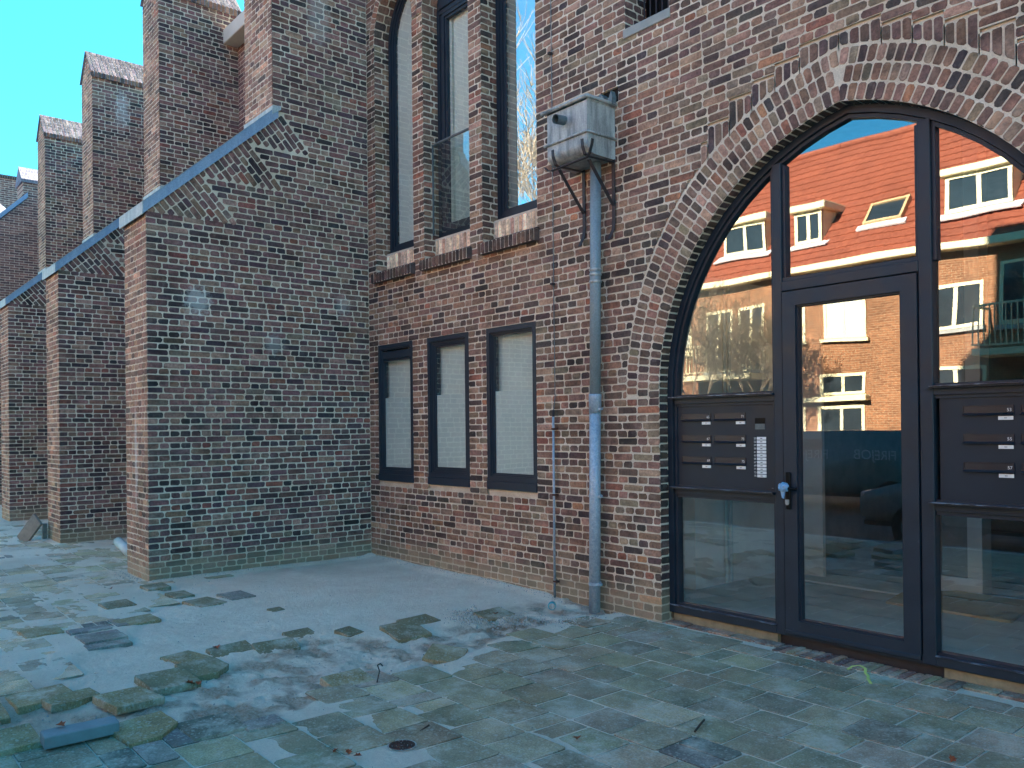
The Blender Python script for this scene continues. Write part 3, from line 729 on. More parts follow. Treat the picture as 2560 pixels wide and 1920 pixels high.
# letterbox panels
def lpanel(x0, x1, slots, lab):
    m = MB(); m.box((x0, 0.13, 1.034), (x1, 0.16, 1.662)); p = m.build("letterbox_panel", M['panel'], church); tag(p, lab)
    for (sx, sz, num) in slots:
        m = MB(); w, h = 0.274, 0.054
        profile(m, lambda off: rect(sx, sx+w, sz-h, sz, off), [(0.0, 0.003, 0.124, 0.131)])
        m.box((sx+0.004, 0.1265, sz-h+0.004), (sx+w-0.004, 0.1295, sz-0.004)); m.prism([(0.128, sz-h+0.012), (0.112, sz-h-0.001), (0.114, sz-h-0.004), (0.1299, sz-h-0.002)], 0, sx, sx+w)
        s = m.build("letter_slot", M['slot'], p)
        vs, fs = text_mb(num, 0.026, (sx+w-0.036, 0.126, sz-0.036), XA, ZA, (0, -1, 0)); t = MB(); t.add(vs, fs); t.build("house_number", M['white'], p)
        m = MB(); m.box((sx+w-0.082, 0.1245, sz-h-0.031), (sx+w-0.003, 0.1298, sz-h-0.009), 0.001); m.build("name_plate", M['white'], p)
        m = MB(); m.box((sx+w-0.05, 0.1235, sz-h-0.0215), (sx+w-0.035, 0.1244, sz-h-0.0185)); m.build("name_mark", M['slot'], p)
    return p
LX = (4.556, 4.864)
pl = lpanel(AX0+0.078, ML0-0.024, [(LX[c], z, n) for c, col in enumerate((("65", "67", "69"), ("71", "73", "75"))) for n, z in zip(col, (1.598, 1.431, 1.266))], "left letterbox panel with doorbells and camera")
pr = lpanel(MR1+0.024, XE-0.078, [(x, z, n) for x, col in ((6.644, ("53", "55", "57")), (6.953, ("59", "61", "63"))) for n, z in zip(col, (1.605, 1.438, 1.272))], "right letterbox panel")
m = MB(); m.box((5.219, 0.1255, 1.516), (5.299, 0.1297, 1.556)); m.build("camera_window", M['black'], pl)
m = MB(); m.box((5.219, 0.126, 1.474), (5.3, 0.1297, 1.514)); 
for k in range(6): m.box((5.224, 0.1245, 1.48+k*0.0055), (5.295, 0.1262, 1.4825+k*0.0055))
m.build("speaker_grille", M['zinc_d'], pl)
for k in range(12):
    z = 1.409-k*0.0247
    m = MB(); m.box((5.233, 0.1235, z-0.010), (5.309, 0.1297, z+0.010), 0.0015); m.build("doorbell_button", M['white'], pl)
    m = MB(); m.box((5.262, 0.1225, z-0.0025), (5.280, 0.1234, z+0.0025)); m.build("bell_mark", M['slot'], pl)
    vs, fs = text_mb(str(53+2*k), 0.019, (5.206, 0.129, z-0.007), XA, ZA, (0, -1, 0)); t = MB(); t.add(vs, fs); t.build("bell_number", M['white'], pl)
m = MB(); m.box((5.35, 0.127, 1.05), (5.364, 0.1297, 1.056)); m.build("maker_badge", M['zinc_d'], pl)

# entrance hall behind the glass
hall = MB()
hall.box((3.7, 0.26, -0.12), (9.5, 7.5, 0.0)); hf = hall.build("hall_floor", M['floor'], church)
m = MB(); m.box((3.6, 0.27, 0), (3.7, 7.5, 4.2)); m.box((3.6, 7.4, 0), (9.5, 7.5, 4.2)); m.box((9.4, 0.27, 0), (9.5, 7.4, 4.2)); m.box((3.6, 0.27, 4.1), (9.5, 7.5, 4.2)); m.box((5.45, 2.68, 0), (5.72, 2.72, 4.1)); m.build("hall_wall", M['stone'], church)
m = MB(); m.box((3.72, 1.08, 0.0), (3.94, 2.5, 2.9)); m.box((3.94, 2.5, 0), (4.4, 2.55, 2.9)); m.build("plaster_wall", M['plaster'], church)
m = MB(); m.tube([(3.985, 1.50, 0.02), (3.985, 1.50, 2.9)], 0.018, 8); m.tube([(3.985, 1.57, 0.02), (3.985, 1.57, 2.9)], 0.018, 8); m.build("heating_pipe", M['stub'], church)
m = MB(); m.box((5.7, 2.60, 0.0), (5.82, 2.80, 4.1)); m.box((5.45, 2.62, 0), (5.7, 2.66, 0.14)); m.build("hall_post", M['plaster'], church)
pw = MB(); pw.prism([(5.31, 2.2), (5.39, 1.73), (6.34, 1.72), (6.25, 2.6), (5.6, 2.62)], 2, 0.004, 0.024); tag(pw.build("plywood_sheet", M['ply'], None), "pale plywood sheet lying on the hall floor behind the glass", "plywood sheet")
m = MB(); m.box((4.38, 2.17, 0.0), (5.35, 2.20, 0.012)); tag(m.build("white_strip", M['white'], None), "thin white strip lying across the hall floor behind the door", "strip")
# rooms behind the windows stay dark
m = MB(); m.box((-0.6, 0.9, -0.2), (3.5, 0.95, 7.1)); m.build("inner_wall", M['dark'], church)

# ------------------------------------------------------------------ buttresses
BT, BL, PY = 0.75, 2.54, -1.193
cz0, cz1 = 3.83, 5.035
slope = (cz1-cz0)/(PY+BL+0.0); ang = math.atan(slope)
def cz(y): return cz0-0.12+(y+BL)*slope            # underside of the coping
s_ = (math.cos(ang), math.sin(ang)); nn = (math.sin(ang), -math.cos(ang))
# three saw-tooth triangles of bricks laid square to the slope
TRI = []; yy = -BL+0.02
for k in range(3):
    leg = 0.69 if k < 2 else 0.55
    p0 = (yy, cz(yy)); c1 = (p0[0]+leg*s_[0], p0[1]+leg*s_[1]); dep = leg*math.tan(ang); v = (c1[0]+dep*nn[0], c1[1]+dep*nn[1])
    TRI.append((p0, c1, v, leg)); yy = c1[0]
def side_iv(z, top):
    if z < TRI[0][0][1]: return [(-BL, 0.0)]
    lo = -BL+max(0, (z-(cz0-0.12))/slope)
    for p0, c1, v, leg in TRI:
        if p0[1] <= z <= c1[1]:
            t = (z-v[1])/(c1[1]-v[1]); x = v[0]+(c1[0]-v[0])*t if z > v[1] else v[0]; lo = max(lo, x)
    if z > cz(PY)-0.02: lo = max(lo, PY)
    if z > cz(PY)+0.1: lo = PY
    return [(lo, 0.0)] if lo < -0.03 else []
PTOP = 8.0
def buttress(X, seed, lab):
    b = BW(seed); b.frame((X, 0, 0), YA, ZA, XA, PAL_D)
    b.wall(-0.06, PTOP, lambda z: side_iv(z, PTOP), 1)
    for p0, c1, v, leg in TRI:
        b.frame((X, p0[0], p0[1]), (0, nn[0], nn[1]), (0, s_[0], s_[1]), XA, PAL_D)
        n = int(leg/CH); h = leg/n
        for i in range(n):
            dep = (i+0.5)*h*math.tan(ang)
            dep = (i+0.85)*h*math.tan(ang)
            if dep > 0.03: b.row(i*h, h, 0.0, dep, i % 2 if dep > 0.3 else 1)
        b.mort([(0, 0), (leg*math.tan(ang), leg), (0, leg)], -0.0040)
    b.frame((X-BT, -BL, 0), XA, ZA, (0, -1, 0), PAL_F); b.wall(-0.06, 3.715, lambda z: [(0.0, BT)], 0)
    ex = MB(); ex.prism([(-BL+0.006, -0.3), (-0.006+0.03, -0.3), (0.024, 7.99), (PY+0.008, 7.99), (PY+0.008, 4.95), (-BL+0.006, 3.75)], 0, X-BT+0.01, X-0.0065)
    o = b.build("buttress", church, ex); tag(o, lab)
    p = BW(seed+7); p.frame((X-BT, PY, 0), XA, ZA, (0, -1, 0), PAL_F); p.wall(5.0, PTOP, lambda z: [(0.0, BT)], 1)
    p.frame((X-BT, PY, 0), XA, ZA, (0, -1, 0), PAL_F)
    p.wall(PTOP, 8.5, lambda z: [(BT/2*(z-PTOP)/0.5+0.02, BT-BT/2*(z-PTOP)/0.5-0.02)] if z < 8.44 else [], 0)
    p.mort([(0, PTOP), (BT, PTOP), (BT/2, 8.5)], -0.007)
    p.build("pier_front", o)
    # gabled brick cap
    c = BW(seed+9); hl = math.hypot(BT/2+0.035, 0.5)
    CP = [((62, 64, 78), 5), ((52, 54, 66), 5), ((72, 72, 84), 3), ((44, 46, 56), 3)]
    for sg in (1, -1):
        V = Vector((-sg*(BT/2+0.035), 0, 0.5)).normalized(); U = Vector(YA)*sg; N = U.cross(V)
        c.frame((X-BT/2+sg*(BT/2+0.035), PY-0.03 if sg > 0 else 0.05, 8.02), tuple(U), tuple(V), tuple(N), CP); L = 1.27
        c.mort([(0, 0), (L, 0), (L, hl), (0, hl)])
        n = int(L/CH); w = L/n
        for i in range(n):
            t = 0.0; first = (0.105 if i % 2 else 0.21)
            while t < hl-0.03:
                e = min(t+(first if t == 0 else 0.21), hl); c.quad([(i*w+0.005, t+0.005), ((i+1)*w-0.005, t+0.005), ((i+1)*w-0.005, e-0.005), (i*w+0.005, e-0.005)]); t = e
    c.frame((X+0.035, PY-0.03, 0), YA, ZA, XA, PAL_R); c.mort([(0, 7.93), (1.27, 7.93), (1.27, 8.02), (0, 8.02)])
    for i in range(20): c.quad([(i*0.0632+0.006, 7.925), (i*0.0632+0.057, 7.925), (i*0.0632+0.057, 8.018), (i*0.0632+0.006, 8.018)], 0.003)
    ex = MB(); ex.prism([(X-BT-0.03, 7.932), (X+0.028, 7.932), (X+0.028, 8.012), (X-BT/2, 8.508), (X-BT-0.03, 8.012)], 1, PY+0.012, 0.04)
    c.build("pier_cap", o, ex, [M['brick'], M['mortar_d']], M['mortar_d'])
    # metal coping and flashing
    m = MB(); xa, xb = X-BT-0.03, X+0.025; ya, yb = -BL-0.035, PY+0.06
    za, zb2 = cz(ya), cz(yb)
    m.prism([(ya, za), (yb, zb2), (yb, zb2+0.135), (ya, za+0.115)], 0, xa, xb)
    m.prism([(ya+0.6, cz(ya+0.6)-0.002), (ya+0.606, cz(ya+0.606)-0.002), (ya+0.606, cz(ya+0.606)+0.126), (ya+0.6, cz(ya+0.6)+0.122)], 0, X+0.02, X+0.029)
    m.build("sloping_coping", M['cop'], o)
    m = MB(); m.box((xa-0.002, ya-0.006, za-0.004), (xb+0.004, ya+0.004, za+0.118)); m.prism([(ya-0.006, za+0.1155), (yb-0.05, zb2+0.1345-0.05*slope), (yb-0.05, zb2+0.1385-0.05*slope), (ya-0.006, za+0.1195)], 0, xa, xb+0.006)
    m.prism([(PY-0.012, 4.99), (PY+0.09, 5.06), (PY+0.09, 5.1), (PY-0.012, 5.085)], 0, X-BT-0.01, X+0.03)
    m.build("lead_flashing", M['cop_w'], o)
    return o
labs = ["nearest buttress, standing in the corner beside the lower windows", "second buttress with a plank leaning on its foot", "third buttress in the row", "fourth buttress, mostly hidden"]
for k, X in enumerate((0.0, -3.863, -7.6, -11.56)): buttress(X, 100+20*k, labs[k])
# nave wall, gutter, roof and far transept
m = MB(); m.box((-16, 0.0, -0.3), (-0.75, 0.3, 7.5)); m.build("nave_wall", M['bt_x'], church)
for xa, xb in ((-3.11, -0.76), (-7.2, -4.62), (-11.0, -8.36), (-15.3, -12.32)):
    m = MB(); m.box((xa+0.002-(0.75 if xa > -4 else 0), -0.24, 7.44), (xb-0.002, -0.002, 7.66), 0.01); m.build("roof_gutter", M['gutter'], church)
m = MB(); m.box((-16, 0.0, 7.5), (-0.75, 9, 7.62)); m.build("nave_roof", M['zinc_d'], church)
m = MB(); m.prism([(-7, -0.3), (0.3, -0.3), (0.3, 7.9), (-0.95, 7.9), (-0.95, 7.38), (-4.4, 3.8), (-7, 3.8)], 0, -16.15, -15.4); m.build("transept_buttress", M['bt_y'], church)
m = MB(); m.prism([(-4.45, 3.80), (-0.85, 7.50), (-0.85, 7.63), (-4.45, 3.93)], 0, -16.17, -15.37); m.build("transept_coping", M['cop'], church)
m = MB(); m.prism([(-16.19, 7.88), (-15.36, 7.88), (-15.36, 7.96), (-15.775, 8.36), (-16.19, 7.96)], 1, -0.99, 0.2); m.build("transept_pier_cap", m_bricktex("cap_brick", (1, 2), srgb(128, 130, 146), srgb(104, 104, 120), srgb(150, 150, 156), 1, 0.0632, 0.1), church)
m = MB(); m.box((-20.6, -5, -0.3), (-20, 4, 9.12)); m.build("transept_wall", M['bt_y'], church)
m = MB(); m.box((-20.65, -5, 9.12), (-19.96, 4, 9.22)); m.build("transept_parapet", m_bricktex("soldier_brick", (1, 2), srgb(88, 70, 66), srgb(66, 56, 58), srgb(150, 144, 134), 1, 0.0632, 0.1), church)
m = MB(); m.prism([(-20, 8.55), (-16.16, 7.15), (-16.16, 7.0), (-20, 8.4)], 1, -6, -1.0)
m.build("lean_to_roof", m_bricktex("grey_roof_tiles", (1, 0), srgb(128, 134, 150), srgb(112, 118, 136), srgb(70, 72, 84), 1, 0.22, 0.2, 0.02), church)
# ================================================================== ground
def ss(a, b, x): t = np.clip((x-a)/(b-a), 0, 1); return t*t*(3-2*t)
def pave(x, y): return -0.045*ss(2.4, 4.6, x)*ss(-4.0, -2.0, y)
EY = np.array([-5.2, -4.3, -3.95, -3.6, -3.35, -3.05, -2.6, -2.2, -1.75, -1.2, -0.7, -0.2, 0.2]); EX = np.array([3.7, 3.95, 4.12, 4.3, 4.5, 4.45, 4.08, 4.2, 4.15, 3.95, 3.85, 3.95, 3.95])
LY = np.array([-5.2, -4.4, -4.0, -3.7, -3.35, -3.1, -2.8, -2.5, 0.2]); LXX = np.array([3.55, 3.3, 3.1, 2.5, 2.3, 1.6, 1.2, 0.3, -0.2])
RY = np.array([-5.2, -4.2, -3.9, -3.5, -3.2, -2.7, -2.3, -1.8, -1.2, 0.2]); RX = np.array([3.65, 3.45, 3.75, 3.6, 3.45, 3.15, 3.0, 3.45, 3.4, 3.3])
def Ef(y): return np.interp(y, EY, EX)
def Lf(y): return np.interp(y, LY, LXX)
def Rf(y): return np.interp(y, RY, RX)
def sandh(x, y):
    T = pave(x, y); E = Ef(y)+0.06*(fbm(x*6, y*6)-0.5); L = Lf(y)+0.25*(fbm(x*4, y*4)-0.5); Rr = Rf(y)
    rough = (fbm(x*9, y*9, 5)-0.5)*0.055+(fbm(x*34+5, y*34, 4, 2.1, .65)-0.5)*0.038
    soft = (fbm(x*3, y*3, 3)-0.5)*0.02+(fbm(x*24, y*24, 4)-0.5)*(0.006+0.016*ss(-1.4, -3.0, y))
    paved = T-0.0020+(fbm(x*5, y*5, 4)-0.5)*(0.002+0.006*ss(5.4, 4.4, x))
    bare = T-0.016+soft
    low = T-0.036+rough
    wl = ss(-0.08, 0.1, x-Rr)*ss(0.02, -0.1, x-E); wl = wl*ss(-0.3, -1.3, y)+ss(-1.25, -0.9, y)*ss(-0.2, 0.2, x-3.25)*ss(0.02, -0.1, x-E)
    wb = ss(-0.12, 0.12, x-L)*ss(0.05, -0.05, x-E)
    dusty = T+0.0025+(fbm(x*1.7+3, y*2.6, 6, 2.3, 0.6)-0.5)*0.032+(fbm(x*30, y*30, 2)-0.5)*0.003
    wdust = ss(0.1, -0.3, x-L)
    h = paved*(1-wdust)+dusty*wdust
    h = h*(1-wb)+bare*wb
    h = h*(1-wl)+low*wl
    h = h+0.028*ss(-0.16, -0.01, y)*ss(4.3, 3.3, x)*ss(-0.4, 0, x)     # drift against the facade
    h = h+0.02*ss(-0.12, 0.0, -np.abs(x+0.0)*1.0)*ss(-2.6, -2.5, y)*(x > 0)
    return h, wl, wb
st = 0.024; gx = np.arange(-13.0, 9.6, st); gy = np.arange(-5.1, 0.14, st)
gx = np.concatenate([np.arange(-13, -2.5, 0.05), np.arange(-2.5, 5.4, 0.02), np.arange(5.4, 9.6, 0.05)])
gy = np.arange(-5.12, 0.135, 0.02)
GX, GY_ = np.meshgrid(gx, gy, indexing='ij'); H, WL_, WB_ = sandh(GX, GY_)
# trodden dirt darker in the dug-out strip, by the buttress foot and near the pipes
dk = WL_*ss(0.42, 0.62, fbm(GX*7, GY_*7, 4))*0.9
dk = np.maximum(dk, 0.7*ss(0.55, 0.1, np.hypot((GX+0.9)/1.4, GY_+2.95))*ss(0.4, 0.6, fbm(GX*8, GY_*8, 4)))
dk = np.maximum(dk, 0.8*ss(0.6, 0.1, np.hypot((GX-3.45), (GY_+0.85)*1.2))*ss(0.35, 0.6, fbm(GX*8, GY_*8, 4)))
dk = np.maximum(dk, 0.75*ss(1.1, 0.3, np.hypot((GX-3.4)/1.1, (GY_+4.5)*1.5)))
dk = np.maximum(dk, 0.35*ss(0.45, 0.7, fbm(GX*1.3, GY_*1.3, 4))*ss(2.0, -0.5, GX))
nx, ny = GX.shape
me = bpy.data.meshes.new("sand_ground"); vv = np.stack([GX, GY_, H], -1).reshape(-1, 3)
I = np.arange(nx*ny).reshape(nx, ny); fq = np.stack([I[:-1, :-1], I[1:, :-1], I[1:, 1:], I[:-1, 1:]], -1).reshape(-1, 4)
me.vertices.add(len(vv)); me.vertices.foreach_set('co', vv.ravel()); me.loops.add(fq.size); me.loops.foreach_set('vertex_index', fq.ravel())
me.polygons.add(len(fq)); me.polygons.foreach_set('loop_start', np.arange(0, fq.size, 4)); me.polygons.foreach_set('use_smooth', np.ones(len(fq), bool)); me.update(calc_edges=True)
at = me.attributes.new('dk', 'FLOAT', 'POINT'); at.data.foreach_set('value', dk.ravel())
me.materials.append(M['sand']); g = bpy.data.objects.new("sand_ground", me); COL.objects.link(g); tag(g, kind='structure')
# paving tiles, one paved surface
TP = [((108, 110, 102), 6), ((104, 107, 100), 6), ((113, 115, 106), 4), ((100, 103, 99), 3), ((108, 108, 98), 3), ((96, 99, 94), 1)]
TPL = [((126, 126, 116), 4), ((116, 118, 110), 4), ((136, 134, 124), 3), ((104, 108, 104), 2)]
pt = BW(77); P = 0.2945; q = rnd
def tile(x0, x1, y0, y1, pal=TP, dz=0.0, tl=0.006):
    cx, cy = (x0+x1)/2, (y0+y1)/2; T = float(pave(np.array(cx), np.array(cy)))+dz+0.0006+max(0, q.uniform(-0.002, 0.004))
    tx, ty, tr = q.uniform(-tl, tl), q.uniform(-tl, tl), q.uniform(-0.006, 0.006)
    U = Vector((math.cos(tr), math.sin(tr), tx)).normalized(); V = Vector((-math.sin(tr), math.cos(tr), ty)).normalized(); N = U.cross(V)
    pt.frame((cx, cy, T), tuple(U), tuple(V), tuple(N), pal); a, b = (x1-x0)/2-0.0056, (y1-y0)/2-0.0056
    pt.quad([(-a, -b), (a, -b), (a, b), (-a, b)], 0)
BL_ = [((80, 84, 90), 4), ((88, 93, 100), 3), ((72, 77, 82), 2)]
k0 = -2.34
for r in range(-9, 9):
    y0 = k0+r*P; y1 = y0+P; off = 0.506 if r % 2 else 0.506+P/2
    n0 = -45
    for c in range(n0, 16):
        x0 = 5.0+off+c*P-0.0; x1 = x0+P; cx, cy = (x0+x1)/2, (y0+y1)/2
        ylim = -0.088 if cx > 5.3 else -0.02; yt = min(y1, ylim)
        if yt-y0 < 0.06: continue
        if cy < -5.05: continue
        if float(Lf(cy))-0.05 < cx < float(Ef(cy))+0.06: continue
        if -0.8 < cx < 0.05 and cy > -2.6: continue
        if cx < -0.75:
            kx = (-cx) % 3.83
            if cy > -2.6 and (0 <= kx < 0.85): continue
        pal = TP if cx > float(Ef(cy)) else TPL
        if 1.68 < cx < 2.55 and -3.72 < cy < -3.3: continue
        if 1.6 < cx < 2.5 and -3.75 < cy < -3.3 or (4.4 < cx < 4.7 and -4.0 < cy < -3.6) or q.random() < 0.012:
            for j in range(3 if cx < 3 else 2):
                w = P/(3 if cx < 3 else 2); tile(x0, x1, y0+j*w, y0+(j+1)*w, BL_, 0.004)
            continue
        if abs(cx-5.28) < 0.13 and abs(cy+2.94) < 0.14: continue
        if q.random() < 0.05: tile(x0, x0+P/2, y0, yt, pal); tile(x0+P/2, x1, y0, yt, pal); continue
        tile(x0, x1, y0, yt, pal, 0.0, 0.012 if cx < float(Ef(cy))+0.5 else 0.005)
# thin brick courses along the threshold
RB = [((96, 78, 78), 4), ((112, 96, 90), 3), ((80, 70, 74), 2), ((104, 104, 92), 2)]
x = 4.46
while x < 7.45:
    w = 0.2; deep = (5.4 < x < 6.5)
    y0 = -0.075 if deep else 0.0
    pt.frame((0, 0, -0.045 if not deep else -0.05), XA, YA, ZA, RB)
    if deep:
        for j in range(4): pt.quad([(x+j*0.05+0.003, y0), (x+j*0.05+0.047, y0), (x+j*0.05+0.047, 0.128), (x+j*0.05+0.003, 0.128)], 0.012+q.uniform(-0.004, 0.004))
    else: pt.quad([(x, y0+0.01), (x+w-0.008, y0+0.01), (x+w-0.008, 0.12), (x, 0.12)], 0.012+q.uniform(-0.003, 0.003))
    x += w
x = 5.32
pav = pt.build("paving", None, None, [M['tile'], M['sand']]); tag(pav, kind='structure')
# street, kerbs, far pavement
m = MB(); m.add([(-900, -5.2, -0.075), (-13, -5.2, -0.02), (-13, 0.0, -0.02), (-900, 0.0, -0.02)], [(0, 1, 2, 3)]); m.add([(9.5, -5.2, -0.03), (900, -5.2, -0.03), (900, 0.1, -0.03), (9.5, 0.1, -0.03)], [(0, 1, 2, 3)])
tag(m.build("pavement", M['kerb']), kind='structure')
m = MB(); m.add([(14.6, -13, -0.025), (80, -13, -0.025), (80, 60, -0.025), (14.6, 60, -0.025)], [(0, 1, 2, 3)]); tag(m.build("bounce_ground", M['stone']), kind='structure')  # unseen pale ground, added to bounce sunlight onto the buttress sides
m = MB(); m.box((-60, -5.25, -0.3), (60, -5.121, -0.005), 0.01); tag(m.build("kerb", M['kerb']), kind='structure')
m = MB(); m.add([(-900, -900, -0.16), (900, -900, -0.16), (900, 900, -0.16), (-900, 900, -0.16)], [(0, 1, 2, 3)]); tag(m.build("street", M['asph']), kind='structure')
m = MB(); m.box((-60, -17, -0.15), (60, -13.6, -0.03)); tag(m.build("far_pavement", M['kerb']), kind='structure')

def hgt(x, y): return float(sandh(np.array([x]), np.array([y]))[0][0])
# ---- loose tiles
def slab(name, x, y, w, l, rot, tx, ty, lift, mat, label, cat, group=None, th=0.045, seed=0, cut=None, col=None):
    m = MB(); r = random.Random(seed)
    a, b = w/2, l/2; pts = [(-a, -b), (a, -b), (a, b), (-a, b)]
    if cut == 'corner': pts = [(-a, -b), (a, -b), (a, b*0.1), (a*0.35, b), (-a, b)]
    if cut == 'half': pts = [(-a, -b), (a*0.1, -b), (a*0.3, 0), (a*0.05, b), (-a, b)]
    P2 = []
    n = len(pts)
    for i in range(n):      # wobble the broken and worn edges
        p, qn = pts[i], pts[(i+1) % n]
        for t in (0.02, 0.35, 0.68, 0.98): P2.append((p[0]+(qn[0]-p[0])*t+r.uniform(-0.001, 0.001), p[1]+(qn[1]-p[1])*t+r.uniform(-0.002, 0.002)))
    k = len(P2); ins = [(x_*0.985, y_*0.985) for x_, y_ in P2]
    vs = [(x_, y_, -th) for x_, y_ in P2]+[(x_, y_, -0.005) for x_, y_ in P2]+[(x_, y_, 0) for x_, y_ in ins]
    fs = [tuple(range(k))[::-1], tuple(range(2*k, 3*k))]+[(i, (i+1) % k, k+(i+1) % k, k+i) for i in range(k)]+[(k+i, k+(i+1) % k, 2*k+(i+1) % k, 2*k+i) for i in range(k)]
    m.add(vs, fs); o = m.build(name, mat)
    c = col or (0.15, 0.17, 0.15)
    at = o.data.color_attributes.new('bc', 'FLOAT_COLOR', 'POINT'); at.data.foreach_set('color', [*c, 1]*len(o.data.vertices))
    o.location = (x, y, hgt(x, y)+lift*0.72); o.rotation_euler = (tx, ty, rot)
    return tag(o, label, cat, group)
GT = "loose paving tiles lying in the sand"
cg = srgb(98, 98, 82); cd = srgb(84, 85, 74); cb = srgb(88, 93, 102)
LT = [(3.32, -4.12, .30, .30, .05, .03, -.02, .045, None, cg, "large mossy tile at the left end of the dug strip"),
      (3.55, -3.99, .24, .27, .22, -.02, .10, .045, 'half', cg, "cracked tile half sunk in the dug strip, left piece"),
      (3.74, -3.76, .26, .28, .25, -.06, .07, .06, None, cg, "tilted tile with a gap beside the cracked half tile"),
      (3.52, -3.48, .29, .29, .10, -.03, .10, .06, None, cd, "tilted tile with dry leaves under its edge"),
      (3.03, -3.20, .28, .22, .30, -.02, .03, .020, None, cg, "sand-dusted tile behind the broken one"),
      (3.37, -3.20, .29, .27, .15, -.02, .08, .045, 'corner', cd, "tile with its corner broken off above a hole"),
      (3.01, -2.89, .16, .30, .10, .02, .22, .020, None, cd, "narrow edge of a tile rising from smooth sand"),
      (3.12, -2.61, .16, .30, -.05, .0, .30, .035, None, cd, "steeply tilted tile edge in the middle of the sand"),
      (2.90, -2.32, .16, .22, .10, .0, .18, .012, None, cd, "small buried tile at the far end of the row"),
      (3.36, -1.69, .34, .28, -.12, .03, .12, .030, None, cd, "cracked tile in the sand in front of the rubble"),
      (4.02, -1.79, .26, .28, .72, .10, .12, .055, None, cg, "tile lying askew on top, turned against the paving"),
      (4.16, -2.62, .18, .28, .05, .0, .22, .030, None, cg, "tilted tile at the edge of the paving beside the bent wire"),
      (4.32, -3.84, .30, .28, .12, .02, .06, .045, 'corner', cg, "broken tile just right of the long kerb block"),
      (4.47, -3.57, .28, .27, .02, .0, .02, .030, None, srgb(70, 78, 78), "nearly black coarse tile behind the broken one"),
      (4.585, -3.35, .13, .20, .05, .0, .03, .028, None, cb, "small blue-grey half tile at the paving edge"),
      (4.05, -4.42, .29, .29, .02, .02, .04, .050, None, cg, "tile at the lower left left of the long kerb block"),
      (3.44, -4.45, .28, .28, .02, .0, .05, .030, None, cg, "tile cut by the left edge of the view"),
      (0.40, -2.60, .22, .22, .06, .0, .05, .030, None, cd, "dark mossy tile at the buttress foot"),
      (0.84, -2.52, .24, .18, .1, .0, .05, .026, None, cd, "narrow tile a step from the buttress foot"),
      (1.33, -2.47, .30, .26, .25, .0, .04, .024, None, cd, "dusty tile half buried in smooth sand"),
      (1.22, -2.14, .30, .24, .1, .0, .03, .020, None, cb, "bluish flat tile nearest the buttress side"),
      (1.62, -3.80, .26, .26, .05, .0, .03, .022, None, cg, "dusty tile left of the dark strip tiles"),
      (1.70, -3.14, .22, .30, .1, .02, .05, .020, None, cg, "tile lying along the drifted sand"),
      (1.00, -3.10, .24, .24, .08, .0, .06, .026, None, cd, "tile raised at one edge left of the buttress foot"),
      (2.03, -2.12, .10, .12, .1, .0, .1, .012, None, cd, "stub of tile poking from smooth sand"),
      (3.33, -0.80, .20, .30, .1, .0, .16, .030, None, cd, "tile end under the rubble near the thin pipe"),
      (3.14, -1.42, .2, .3, .1, .0, .10, .018, None, cd, "tile edge behind the cracked tile"),
      (3.10, -2.02, .16, .16, .3, .0, .16, .018, None, cd, "short tile corner between the sand ripples")]
for i, (x, y, w, l, rot, tx, ty, lift, cut, c, lab) in enumerate(LT):
    slab("loose_tile", x, y, w, l, rot, tx, ty, lift, M['tile'], lab, "paving tile", GT, 0.042, i+5, cut, c)
# dark strip tiles standing a little proud on the left
for i, (x, y) in enumerate(((1.80, -3.51), (2.02, -3.50), (2.33, -3.51), (2.18, -3.50))):
    slab("strip_tile", x, y, .14, .29, 0.01*i, 0, 0.01, 0.022, M['tile'], ["dark strip tile farthest left in the sandy patch", "dark blue-grey strip tile in the middle of its patch", "dark strip tile nearest the camera beside drifted sand", "dark strip tile second nearest the camera in its patch"][i], "strip tile", "dark strip tiles on the left", 0.04, 50+i, None, cb)
# kerb block lying on the tiles
m = MB(); m.box((-0.055, -0.165, -0.03), (0.055, 0.165, 0.03), 0.005); o = m.build("kerb_block", M['kerb']); o.location = (4.235, -4.12, 0.048); o.rotation_euler = (0.03, -0.02, -0.38+0.75)
o.rotation_euler = (0.0, 0.04, -0.02); tag(o, "long blue-grey concrete block lying on the sand at the lower left", "kerb block")
# drain cover
m = MB(); R0 = 0.062; n = 40
for i in range(n):
    a0 = 2*math.pi*i/n; a1 = 2*math.pi*(i+1)/n
    for (ra, rb, z) in ((R0-0.006, R0, 0.004), (0.0, R0-0.006, 0.0)):
        m.add([(ra*math.cos(a0), ra*math.sin(a0), z), (rb*math.cos(a0), rb*math.sin(a0), z), (rb*math.cos(a1), rb*math.sin(a1), z), (ra*math.cos(a1), ra*math.sin(a1), z)], [(0, 1, 2, 3)])
dc = m.build("drain_cover", M['rubble']); dc.location = (5.27, -2.943, hgt(5.27, -2.943)+0.003); dc.scale = (1.15, 1.15, 1); tag(dc, "small round cast iron cover set in the paving", "drain cover")
m = MB()
for ra, rb, n in ((0.008, 0.022, 6), (0.026, 0.04, 14), (0.043, 0.055, 20)):
    for i in range(n):
        a0 = 2*math.pi*(i+0.12)/n; a1 = 2*math.pi*(i+0.88)/n
        c = [(r*math.cos(a), r*math.sin(a)) for r, a in ((ra, a0), (rb, a0), (rb, a1), (ra, a1))]; m.prism(c, 2, 0.0005, 0.005)
st_ = m.build("stud_pattern", M['rust'], dc)
